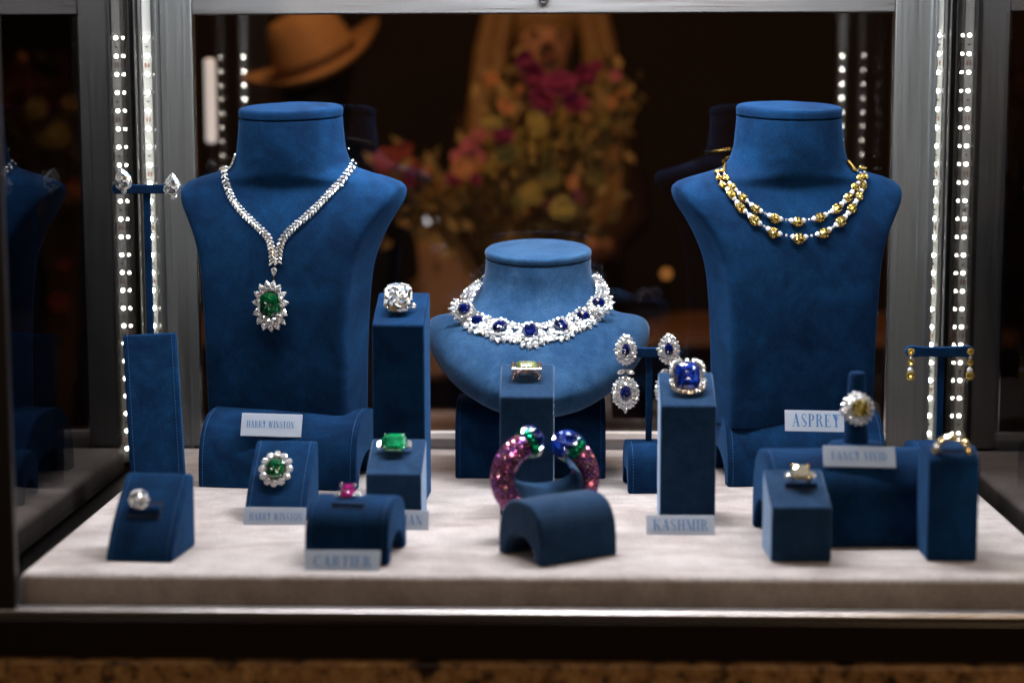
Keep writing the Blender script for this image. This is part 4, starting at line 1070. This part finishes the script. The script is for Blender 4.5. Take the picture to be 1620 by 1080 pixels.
def earring(name, loc, label): return thing(name, loc, label, 'earring', GE)
FN = Vector((0, -1, .12))
for px, py, ln, lb in ((194, 283, (-.25, 0, .9), 'left pear shaped diamond earring on the tall left T stand'), (272, 292, (0, 0, 1), 'right pear shaped diamond earring beside the left bust shoulder')):
    Y = YL-.010; o = earring('pear_earring', P(px, py, Y), lb)
    k = PX(15, Y); inst(paint_sparkle(gem_mesh('large_pear', glitter_geo('pear', 1.25, 1.12, 12, .26, .5, 5, .13, (.80, .55, .28)), M_DIA), w=(3, 5, 4, .8, 1)), 'pear_diamond', o, (0, 0, 0), FN+Vector((-.15, 0, 0)), ln, k)
    MB().sphere((0, .002, -.001), k*.8, 14, 8, (.75, .3, 1.1)).build('setting', M_PLAT, o)
    inst(ME_ROUND, 'small_diamond', o, (.001, -.001, -PX(19, Y)), FN, (1, 0, 0), PX(5, Y))
    MB().tube([(.002, .0, -.012), (.003, .006, -.014), (.002, .012, -.006), (0, .012, .003)], .0008, 6).build('clip', M_PLAT, o)
def saph_earring(px, pys, lb, Y):
    o = earring('sapphire_drop_earring', P(px, pys[0], Y), lb)
    ov = gem_mesh('oval_sapphire', gem_geo('round', 1, .72, .36, .5, 16, .58, 6), M_SAPH)
    def clus(cz, rx, rz, rows, sz, name, saphs, tip):
        s = inst(ov, 'sapphire', o, (0, -.004, cz), FN, (0, 0, 1), saphs); mb = MB()
        for rr_, cnt, yy in rows:
            for i in range(cnt):
                t = 2*pi*(i+.5*(rr_ > .8))/cnt; x, z = rx*rr_*cos(t), rz*rr_*sin(t)
                if z > 0: x *= 1-tip*z/rz
                add_mesh(mb, *(G_MARQ if i % 2 else G_ROUND), frame((x, yy, cz+z), jig(FN+Vector((x*30, 0, z*30)), .3), (cos(t), 0, sin(t)), sz))
        paint_sparkle(mb.build(name, M_DIA, o, smooth=False))
        MB().sphere((0, .002, cz), rx*.9, 16, 8, (.85, .15, rz/rx*.85)).build('setting', M_PLAT, o)
    clus(0, PX(16.5, Y), PX(23, Y), ((.62, 13, -.003), (.95, 19, -.001)), PX(3.8, Y), 'top_cluster', PX(9.5, Y), .35)
    if len(pys) > 1:
        z1 = P(px, pys[1], Y).z-P(px, pys[0], Y).z
        clus(z1, PX(20, Y), PX(25, Y), ((.62, 15, -.003), (.95, 23, -.001)), PX(4.1, Y), 'lower_cluster', PX(11.5, Y), 0)
        zm = P(px, pys[0]+35, Y).z-P(px, pys[0], Y).z
        for sx in (-1, 1): inst(ME_MARQ, 'leaf_diamond', o, (sx*PX(7, Y), -.001, zm), jig(FN, .1), (sx, 0, -.35), PX(5.4, Y))
        inst(ME_PEAR, 'tip_diamond', o, (0, -.001, z1-PX(28, Y)), FN, (0, 0, -1), PX(4.6, Y))
        MB().tube([(0, 0, -PX(20, Y)), (0, 0, z1+PX(20, Y))], .0007, 6).build('link', M_PLAT, o)
    return o
saph_earring(990, (553, 621), 'sapphire and diamond drop earring hanging free at the left end of the middle T stand', YM-.010)
saph_earring(1058, (552, 617), 'sapphire and diamond drop earring half hidden behind the large sapphire ring', YM-.010)
def yel_earring(px, lb, Y):
    o = earring('yellow_drop_earring', P(px, 556, Y), lb)
    yo = gem_mesh('yellow_diamond', G_ROUND, M_YEL); gd = MB()
    for dy, sz in ((0, 5.6), (17, 4.9), (38, 7.4)):
        inst(yo, 'yellow_diamond', o, (0, -.002, -PX(dy, Y)), FN, (1, 0, 0), PX(sz, Y))
        for k in range(8): gd.sphere((PX(sz, Y)*cos(k*pi/4), -.002, -PX(dy, Y)+PX(sz, Y)*sin(k*pi/4)), .0006, 6, 5)
    inst(ME_CONE, 'pave_cone', o, (0, 0, -PX(28.5, Y)), (0, -1, 0), (0, 0, -1), PX(5.0, Y))
    inst(ME_ROUND, 'link_diamond', o, (0, -.001, -PX(9, Y)), FN, (1, 0, 0), PX(2.6, Y))
    gd.tube([(0, 0, 0), (0, 0, -PX(35, Y))], .0006, 5); gd.build('gold_setting', M_GOLD, o)
yel_earring(1441, 'yellow drop earring at the left end of the right T stand', YR_-.0075)
yel_earring(1535, 'yellow drop earring at the right end of the right T stand', YR_-.0075)

# ------------------------------------------------------------------ what shows of the neighbouring cases
def copy_tree(o, parent=None, keep=None):
    c = o.copy(); COL.objects.link(c); c.parent = parent
    for ch in o.children:
        if keep is None or keep(ch): copy_tree(ch, c, None)
    return c
c = copy_tree(BL); c.location.x = BL.location.x-PX(535, 2.1); c['label'] = 'dark blue bust in the neighbouring case, cut off by the left edge'
dx_ = c.location.x-BL.location.x
c = copy_tree(NE, None, lambda ch: ch.name.startswith('marquise') and ch.location.x > .062); c.location.x += dx_; c['label'] = 'bit of diamond necklace on the bust in the left neighbouring case'
c.name = 'diamond_necklace'
c = copy_tree(BR); c.location.x = BR.location.x+PX(541, 2.1); c['label'] = 'dark blue bust in the neighbouring case, cut off by the right edge'
bl_ = [o_ for o_ in COL.objects if o_.get('label', '').startswith('wide arched blue suede base under the left')][0]
c = copy_tree(bl_); c.location.x -= PX(525, 2.0); c['label'] = 'arched blue base in the neighbouring case at the left edge'
c = copy_tree(B_EM); c.location = G(-6, 801); c['label'] = 'small dark stand low in the neighbouring case at the left edge'
# ------------------------------------------------------------------ signs
GSI = 'frosted name plates'
sign(379, 654, 477, 690, 1.990, 'HARRY WINSTON', 388, 465, 666, 676.5, 'frosted name plate with small dark blue capitals leaning on the base of the left bust', 25, group=GSI, roll=1.5)
sign(1242, 649, 1336, 682, 1.985, 'ASPREY', 1253, 1329, 655, 675, 'frosted name plate with large dark blue capitals on the base of the right bust', 22, group=GSI, roll=1)
Yk = G(432, 830).y; sign(383, 802, 484, 830, Yk, 'HARRY WINSTON', 393, 479, 811, 823, 'frosted name plate with pale capitals at the foot of the emerald cluster wedge', 22, M_LETTERPALE, GSI, .5)
Yk = G(541, 903).y; sign(480, 871, 602, 903, Yk, 'CARTIER', 494, 588, 880, 897, 'frosted name plate with wide pale blue capitals in front of the ruby ring arch', 34, M_LETTERPALE, GSI)
Yk = G(620, 838).y; sign(556, 806, 679, 838, Yk, 'COLOMBIAN', 570, 669, 814, 829, 'frosted name plate mostly hidden behind the ruby ring arch, last letters showing', 20, M_LETTERPALE, GSI, .8)
Yk = G(1077, 846).y; sign(1022, 815, 1132, 846, Yk, 'KASHMIR', 1033, 1121, 822, 839, 'frosted name plate with pale blue capitals at the foot of the sapphire ring column', 27, M_LETTERPALE, GSI)
sign(1303, 706, 1418, 738, B_LONG.location.y+.014, 'FANCY VIVID', 1316, 1404, 715, 728, 'frosted name plate with faint capitals leaning on the long arch below the ring cone', 30, M_LETTERPALE, GSI, 1)

# ------------------------------------------------------------------ the room beyond the back glass
M_DARK = mat('dark_wall', (.030, .018, .011), .8)
s = MB().box(-4, 4, 6.2, 6.3, -1, 2.4).build('wall_back', M_DARK, smooth=False); tag(s, kind='structure')
s = MB().box(-4, 4, -2.5, 6.3, -1.05, -1.0).build('floor', mat('dark_floor', (.04, .025, .016), .5), smooth=False); tag(s, kind='structure')
M_SKIN = mat('skin', (.55, .28, .17), .55, Subsurface_Weight=.1)
def noisy(name, c1, c2, scale, rough=.8, stretch=None):
    m = mat(name, rough=rough); N, L, b = nodes(m); n = noise(N, L, scale, 4, .6, stretch=stretch); r = ramp(N, L, n.outputs['Fac'], [(.35, c1), (.65, c2)]); L.new(r.outputs[0], b.inputs['Base Color']); return m
M_FELT = noisy('tan_felt', (.36, .19, .075), (.46, .25, .10), 30)
M_HAIR = noisy('blonde_hair', (.20, .10, .035), (.42, .25, .09), 60, .5, (6, 6, .5))
M_COAT = noisy('black_coat', (.006, .005, .006), (.012, .010, .010), 20)
M_DRESS = noisy('dark_dress', (.03, .012, .010), (.05, .02, .015), 20)
def figure(loc, label, eye, yaw, cloth, hair, female=True):
    """one skinned body standing on the floor; eye = eye height above loc"""
    o = thing('person', loc, label, 'person', None, (0, 0, R(yaw))); s_ = eye/1.54
    J = {'pel': (0, 0, .95, .125), 'waist': (0, -.005, 1.08, .11), 'chest': (0, 0, 1.26, .125), 'neckb': (0, .01, 1.41, .065), 'neck': (0, 0, 1.47, .052),
         'chin': (0, -.012, 1.53, .070), 'head': (0, .005, 1.585, .088), 'crown': (0, .012, 1.64, .070)}
    E = [('pel', 'waist'), ('waist', 'chest'), ('chest', 'neckb'), ('neckb', 'neck'), ('neck', 'chin'), ('chin', 'head'), ('head', 'crown')]
    for sx, q in ((-1, 'l'), (1, 'r')):
        J.update({'sh'+q: (sx*.155, .0, 1.37, .052), 'el'+q: (sx*.20, -.03, 1.12, .040), 'wr'+q: (sx*.12, -.20, 1.06, .028), 'ha'+q: (sx*.07, -.26, 1.08, .032),
                  'hip'+q: (sx*.085, 0, .88, .085), 'kn'+q: (sx*.09, -.015, .50, .058), 'an'+q: (sx*.09, .02, .09, .040), 'to'+q: (sx*.10, -.12, .03, .034)})
        E += [('chest', 'sh'+q), ('sh'+q, 'el'+q), ('el'+q, 'wr'+q), ('wr'+q, 'ha'+q), ('pel', 'hip'+q), ('hip'+q, 'kn'+q), ('kn'+q, 'an'+q), ('an'+q, 'to'+q)]
    ks = list(J); me = bpy.data.meshes.new('body'); me.from_pydata([tuple(c*s_ for c in J[k][:3]) for k in ks], [(ks.index(a), ks.index(b)) for a, b in E], [])
    b = bpy.data.objects.new('body', me); COL.objects.link(b); b.parent = o; me.materials.append(M_SKIN)
    m = b.modifiers.new('skin', 'SKIN'); m.use_smooth_shade = True
    for i, k in enumerate(ks): me.skin_vertices[0].data[i].radius = (J[k][3]*s_, J[k][3]*s_); me.skin_vertices[0].data[i].use_root = (k == 'pel')
    b.modifiers.new('sub', 'SUBSURF').levels = 2; b.modifiers['sub'].render_levels = 2
    # garment: a lathe-like coat over the trunk, sleeves
    g = MB(); rg = []
    for z, hw, hd in ((.35, .27, .2), (.6, .25, .18), (.9, .205, .165), (1.08, .165, .135), (1.25, .195, .145), (1.36, .20, .12), (1.41, .13, .095), (1.44, .075, .075)):
        rg.append([(a*s_, c*s_, z*s_) for a, c in superring(hw, hd, 28, 2.3)])
    g.rings(rg)
    for sx in (-1, 1): g.tube([(sx*.15*s_, 0, 1.37*s_), (sx*.20*s_, -.03*s_, 1.12*s_), (sx*.13*s_, -.18*s_, 1.065*s_)], [.075*s_, .06*s_, .045*s_], 12)
    g.build('garment', cloth, o)
    # face
    hz = 1.56*s_
    f = MB(); f.tube([(0, -.088*s_, hz+.022*s_), (0, -.108*s_, hz-.008*s_), (0, -.092*s_, hz-.018*s_)], [.008*s_, .014*s_, .010*s_], 10); f.build('nose', M_SKIN, o)
    e = MB()
    for sx in (-1, 1): e.sphere((sx*.031*s_, -.080*s_, hz+.016*s_), .008*s_, 10, 8, (1.3, .6, .7))
    e.build('eyes', mat('dark_eyes', (.02, .012, .01), .3), o)
    l = MB(); l.sphere((0, -.083*s_, hz-.042*s_), .014*s_, 12, 8, (1.7, .6, .5)); l.build('mouth', mat('lips', (.40, .10, .08), .5), o)
    return o, s_
# blonde woman behind the bouquet
pw = P(862, 78, 4.6)
w_o, s_ = figure((pw.x, 4.6, -1.0), 'blonde person with long parted hair standing behind the flowers, seen through the back glass', pw.z+1.0, 4, M_DRESS, None)
hr = MB(); rg = []
NH = 26
def strand_side(sx, m, k):
    pts = []; rad = []
    for z, x, y, r in ((1.70, .01, .0, .02), (1.70, .055, -.03, .035), (1.64, .105, -.035, .04), (1.54, .128, -.03, .045), (1.42, .14, -.04, .052), (1.30, .15, -.07, .055), (1.16, .145, -.09, .045), (1.04, .13, -.10, .02)):
        pts.append((sx*(x+k[0])*s_, (y+k[1])*s_, z*s_)); rad.append(r*s_*.55)
    m.tube(pts, rad, 10)
for sx in (-1, 1):
    for k in ((0, 0), (.012, .035), (-.012, .05), (.02, -.01), (-.016, -.012), (.0, .08)): strand_side(sx, hr, k)
hr.sphere((0, .035*s_, 1.62*s_), .112*s_, 20, 12, (1, 1.0, .98)); hr.build('hair', M_HAIR, w_o)
# figure with tan felt hat
ph = P(498, 150, 4.1)
h_o, s2_ = figure((ph.x, 4.1, -1.0), 'person in black coat and tan felt hat, seen above the left bust', ph.z+1.0, 200, M_COAT, None)
hd = MB(); hd.sphere((0, .008*s2_, 1.60*s2_), .105*s2_, 20, 12, (.9, 1.05, 1.1)); hd.sphere((0, .04*s2_, 1.50*s2_), .085*s2_, 16, 10, (.9, .8, 1)); hd.build('hair', mat('dark_hair', (.01, .007, .006), .6), h_o)
HT = thing('felt_hat', P(502, 100, 4.0), 'tilted tan felt hat with curved brim worn by the dark coated person', 'hat', None, (R(8), R(-24), R(10)))
crown = MB(); rg = []
for z, a, b_, dent in ((-.005, .096, .112, 0), (.02, .094, .110, 0), (.05, .090, .106, 0), (.08, .083, .098, 0), (.10, .076, .090, 0), (.112, .066, .080, 0), (.116, .050, .066, .004), (.108, .025, .045, .012)):
    rg.append([(a*cos(2*pi*i/32), b_*sin(2*pi*i/32), z-dent*abs(cos(2*pi*i/32))*0) for i in range(32)])
crown.rings(rg, False, True); crown.build('crown', M_FELT, HT)
brim = MB(); rg = []
for rr_, zz in ((1.0, .0), (1.25, -.006), (1.5, -.004), (1.72, .010), (1.74, .013), (1.72, .006), (1.5, -.009), (1.25, -.011), (1.0, -.006)):
    rg.append([(rr_*.094*cos(2*pi*i/40), rr_*.108*sin(2*pi*i/40), zz+(.035*(rr_-1)*cos(2*pi*i/40)**2) - .02*(rr_-1)*sin(2*pi*i/40)**2) for i in range(40)])
brim.rings(rg, False, False); brim.build('brim', M_FELT, HT)
bn = MB(); bn.rings([[(a*cos(2*pi*i/32), b_*sin(2*pi*i/32), z) for i in range(32)] for z, a, b_ in ((.002, .0965, .1125), (.022, .0955, .1115))], False, False); bn.build('hat_band', mat('hat_band_brown', (.12, .055, .02), .7), HT)

# bouquet
FA = thing('flower_arrangement', (P(850, 420, 3.75).x, 3.75, -1.0), 'tall dried flower arrangement in magenta, pink and yellow beyond the back glass', 'flowers')
OF = Vector(FA.location)
def petal_mesh(name, m, n=13, seed=1, op=.6):
    rd = random.Random(seed); mb = MB()
    for lay, (cnt, tilt, L_) in enumerate(((n//2, .35, .75), (n, op, 1.0))):
        for i in range(cnt):
            a = 2*pi*(i+rd.uniform(-.3, .3))/cnt+lay*.4; t = tilt+rd.uniform(-.15, .15); w = rd.uniform(.26, .38)
            d = Vector((cos(a)*sin(t+.5), sin(a)*sin(t+.5), cos(t+.5))); s = Vector((-sin(a), cos(a), 0)); up2 = Vector((0, 0, 1))
            p = [Vector((0, 0, 0)), d*.4*L_+s*w*.6+up2*.05, d*.85*L_+s*w*.8-up2*.02, d*1.05*L_-up2*.1, d*.85*L_-s*w*.8-up2*.02, d*.4*L_-s*w*.6+up2*.05, d*.5*L_-up2*.04]
            mb.add(p, [(0, 1, 6), (1, 2, 6), (2, 3, 6), (3, 4, 6), (4, 5, 6), (5, 0, 6)])
    me = bpy.data.meshes.new(name); me.from_pydata(mb.v, [], mb.f); me.update(); me.materials.append(m)
    for p in me.polygons: p.use_smooth = True
    return me
FM = {'mag': petal_mesh('magenta_flower', noisy('magenta_petals', (.13, .006, .05), (.30, .015, .12), 40), 15, 1, .7),
      'yel': petal_mesh('yellow_flower', noisy('yellow_petals', (.26, .20, .04), (.42, .33, .09), 40), 11, 2, .9),
      'pnk': petal_mesh('pink_flower', noisy('pink_petals', (.40, .08, .14), (.55, .16, .20), 40), 13, 3, .7),
      'org': petal_mesh('orange_flower', noisy('orange_petals', (.42, .16, .05), (.55, .25, .10), 40), 11, 4, .8),
      'red': petal_mesh('red_flower', noisy('red_petals', (.22, .03, .025), (.36, .06, .04), 40), 15, 5, .7)}
M_STEM = mat('dry_stem', (.16, .09, .03), .8)
spots = [('mag', 845, 120, 34), ('mag', 885, 135, 36), ('mag', 925, 120, 28), ('mag', 860, 160, 30), ('mag', 910, 165, 30), ('mag', 830, 95, 18), ('mag', 945, 105, 16),
         ('mag', 735, 300, 30), ('mag', 768, 318, 24), ('mag', 640, 290, 26), ('mag', 795, 215, 22), ('mag', 720, 285, 20), ('mag', 752, 285, 18),
         ('pnk', 742, 232, 22), ('pnk', 757, 218, 16), ('pnk', 725, 250, 18), ('pnk', 755, 250, 18), ('pnk', 870, 325, 20), ('pnk', 915, 312, 18), ('pnk', 870, 360, 20), ('pnk', 975, 120, 14),
         ('org', 730, 268, 20), ('org', 752, 262, 16), ('org', 675, 270, 14), ('org', 690, 300, 18), ('org', 780, 130, 18), ('org', 818, 142, 14), ('org', 965, 165, 16), ('org', 985, 150, 13), ('org', 800, 170, 18), ('org', 835, 330, 20), ('org', 800, 360, 18),
         ('yel', 850, 195, 30), ('yel', 880, 190, 28), ('yel', 905, 215, 28), ('yel', 830, 225, 30), ('yel', 860, 240, 34), ('yel', 800, 245, 26), ('yel', 895, 250, 28), ('yel', 780, 195, 20), ('yel', 835, 275, 30), ('yel', 870, 285, 26), ('yel', 970, 140, 20), ('yel', 955, 190, 22), ('yel', 925, 240, 22), ('yel', 940, 280, 18), ('yel', 845, 305, 24), ('yel', 820, 320, 20), ('yel', 775, 270, 20), ('yel', 890, 330, 22),
         ('red', 612, 255, 30), ('red', 635, 240, 22), ('red', 650, 265, 20), ('yel', 790, 300, 18), ('red', 700, 330, 18), ('org', 905, 290, 16)]
rf = random.Random(9)
stems = MB(); vb = Vector((0, 0, .92))
for kd, px, py, sz in spots:
    Y = 3.75+rf.uniform(-.18, .12); p = P(px, py, Y)-OF
    inst(FM[kd], {'mag': 'magenta_flower', 'yel': 'yellow_flower', 'pnk': 'pink_flower', 'org': 'orange_flower', 'red': 'red_flower'}[kd], FA, p, (rf.uniform(-.5, .5), -1, rf.uniform(0, .8)), (1, 0, rf.uniform(-1, 1)), tuple(PX(sz, Y)*rf.uniform(.6, 1.0) for _ in range(3)))
    stems.tube([p+Vector((0, .02, -.01)), p.lerp(vb, .4)+Vector((rf.uniform(-.02, .02), .05, -.02)), vb+Vector((rf.uniform(-.04, .04), rf.uniform(-.03, .03), 0))], .003, 5)
stems.build('stems', M_STEM, FA)
lv = MB()
for i in range(620):
    a = rf.random(); kd, px, py, sz = rf.choice(spots); p = P(px+rf.uniform(-35, 35), py+rf.uniform(-10, 90), 3.8+rf.uniform(-.1, .15))-OF
    d = jig((0, -.2, .2), 1.0).normalized()*rf.uniform(.03, .06); s = d.cross(Vector((0, -1, .3))).normalized()*.010
    lv.add([p, p+d*.5+s, p+d, p+d*.5-s], [(0, 1, 2, 3)])
lv.build('dry_leaves', noisy('dry_leaf', (.16, .10, .03), (.32, .22, .07), 10), FA)
vs = MB(); rg = []
for z, r in ((0, .13), (.05, .14), (.5, .10), (.75, .12), (.88, .10), (.94, .075)): rg.append([(r*cos(2*pi*i/28), r*sin(2*pi*i/28), z) for i in range(28)])
vs.rings(rg); vs.build('vase', mat('dark_vase', (.05, .03, .02), .35), FA)

FB = thing('flower_arrangement', (P(90, 420, 3.9).x, 3.9, -1.0), 'dim loose bunch of yellow and dark red flowers far left behind the neighbouring case', 'flowers')
sb_ = MB(); vb2 = Vector((0, 0, .6))
for kd, px, py, sz in (('yel', 58, 172, 17), ('yel', 110, 164, 16), ('yel', 92, 215, 20), ('yel', 75, 222, 16), ('org', 36, 90, 8), ('red', 105, 420, 14), ('red', 92, 480, 18), ('red', 120, 300, 18)):
    p = P(px, py, 3.9)-Vector(FB.location)
    inst(FM[kd], {'yel': 'yellow_flower', 'org': 'orange_flower', 'red': 'red_flower'}[kd], FB, p, (rf.uniform(-.5, .5), -1, .4), (1, 0, 0), PX(sz, 3.9))
    sb_.tube([p+Vector((0, .02, 0)), p.lerp(vb2, .5)+Vector((0, .05, 0)), vb2], .003, 5)
sb_.build('stems', M_STEM, FB)
vs = MB(); vs.rings([[(r*cos(2*pi*i/28), r*sin(2*pi*i/28), z) for i in range(28)] for z, r in ((0, .12), (.3, .12), (.5, .09), (.62, .06))]); vs.build('vase', mat('dark_vase_glaze', (.05, .03, .02), .35), FB)
# round backed cream chair, globe lamp, small glowing things
CH = thing('round_back_chair', (P(668, 470, 4.4).x, 4.4, -1.0), 'cream upholstered round backed seat beyond the back glass', 'chair', None, (0, 0, R(10)))
zc = P(668, 480, 4.4).z+1.0
M_CREAM = noisy('cream_leather', (.40, .25, .16), (.50, .33, .22), 12, .6)
cb = MB(); rg = []
for yy, k in ((-.03, .93), (-.045, .80), (-.05, .5)): pass
for i in range(9):
    a = pi*i/8; k = .86+.14*sin(a); rg.append([(.145*k*x, -.05*cos(a), .19*k*z) for x, z in [(abs(cos(2*pi*j/40))**.8*(1 if cos(2*pi*j/40) > 0 else -1), abs(sin(2*pi*j/40))**.8*(1 if sin(2*pi*j/40) > 0 else -1)) for j in range(40)]])
cb.rings(rg); cb.build('backrest', M_CREAM, CH, loc=(0, 0, zc))
st2 = MB(); st2.rings([[(.17*k*cos(2*pi*j/32), -.2+.17*k*sin(2*pi*j/32), z) for j in range(32)] for z, k in ((zc-.36, .9), (zc-.34, 1), (zc-.28, 1), (zc-.26, .9))]); st2.build('seat', M_CREAM, CH)
for sx in (-1, 1):
    MB().tube([(sx*.11, 0, zc-.10), (sx*.12, 0, zc-.3), (sx*.13, .02, 0)], .014, 8).build('leg', M_DARK, CH)
    MB().tube([(sx*.12, -.3, zc-.34), (sx*.13, -.32, 0)], .014, 8).build('leg', M_DARK, CH)
def globe(px, py, Y, rpx, col, s_, label, nm='globe_lamp'):
    o = thing(nm, P(px, py, Y), label, 'lamp'); MB().sphere((0, 0, 0), PX(rpx, Y), 16, 12).build('globe', emit(nm+'_glow', col, s_), o)
    MB().tube([(0, .0, -PX(rpx, Y)*.9), (0, 0, -1.0-o.location.z)], .006, 8).build('stem', M_DKPOST, o)
globe(682, 348, 4.6, 9, (.75, .85, 1), 2.2, 'small white globe lamp above the round backed seat')
globe(597, 420, 4.6, 6, (1, .45, .12), .7, 'small orange glowing globe lamp between the left bust and the round seat')
globe(1054, 433, 5.2, 7, (1, .45, .12), .8, 'small orange glowing globe lamp low at the right, nearer the centre')
globe(985, 168, 4.5, 7, (1, .5, .2), .8, 'small amber globe lamp to the right of the flowers')
TB = thing('glow_smear_tube', P(333, 160, 3.3), 'glowing white tube added for the smear of reflected light beside the left frame', 'lamp')
hz_ = PX(66, 3.3); MB().tube([(0, 0, -hz_), (0, 0, -hz_+.004), (0, 0, hz_-.004), (0, 0, hz_)], [.006, .0105, .0105, .006], 16).build('tube', emit('tube_glow', (.95, .97, 1), .75), TB)  # glowing tube added in place of a blurred light reflection
MB().tube([(0, 0, -hz_-.0005), (0, 0, -1-TB.location.z)], .005, 8).build('stem', M_DKPOST, TB)
sb = thing('side_table', (P(1010, 500, 4.6).x, 4.6, -1.0), 'low brown wooden table with warm lit top in the dark beyond the glass', 'table')
zz = .9
MB().box(-1.3, .9, -.25, .25, zz-.03, zz).build('table_top', noisy('warm_wood', (.20, .09, .035), (.32, .15, .06), 8, .45), sb, smooth=False)
for x in (-1.2, .8):
    for y in (-.2, .2): MB().box(x-.02, x+.02, y-.02, y+.02, 0, zz-.031).build('leg', M_DARK, sb, smooth=False)
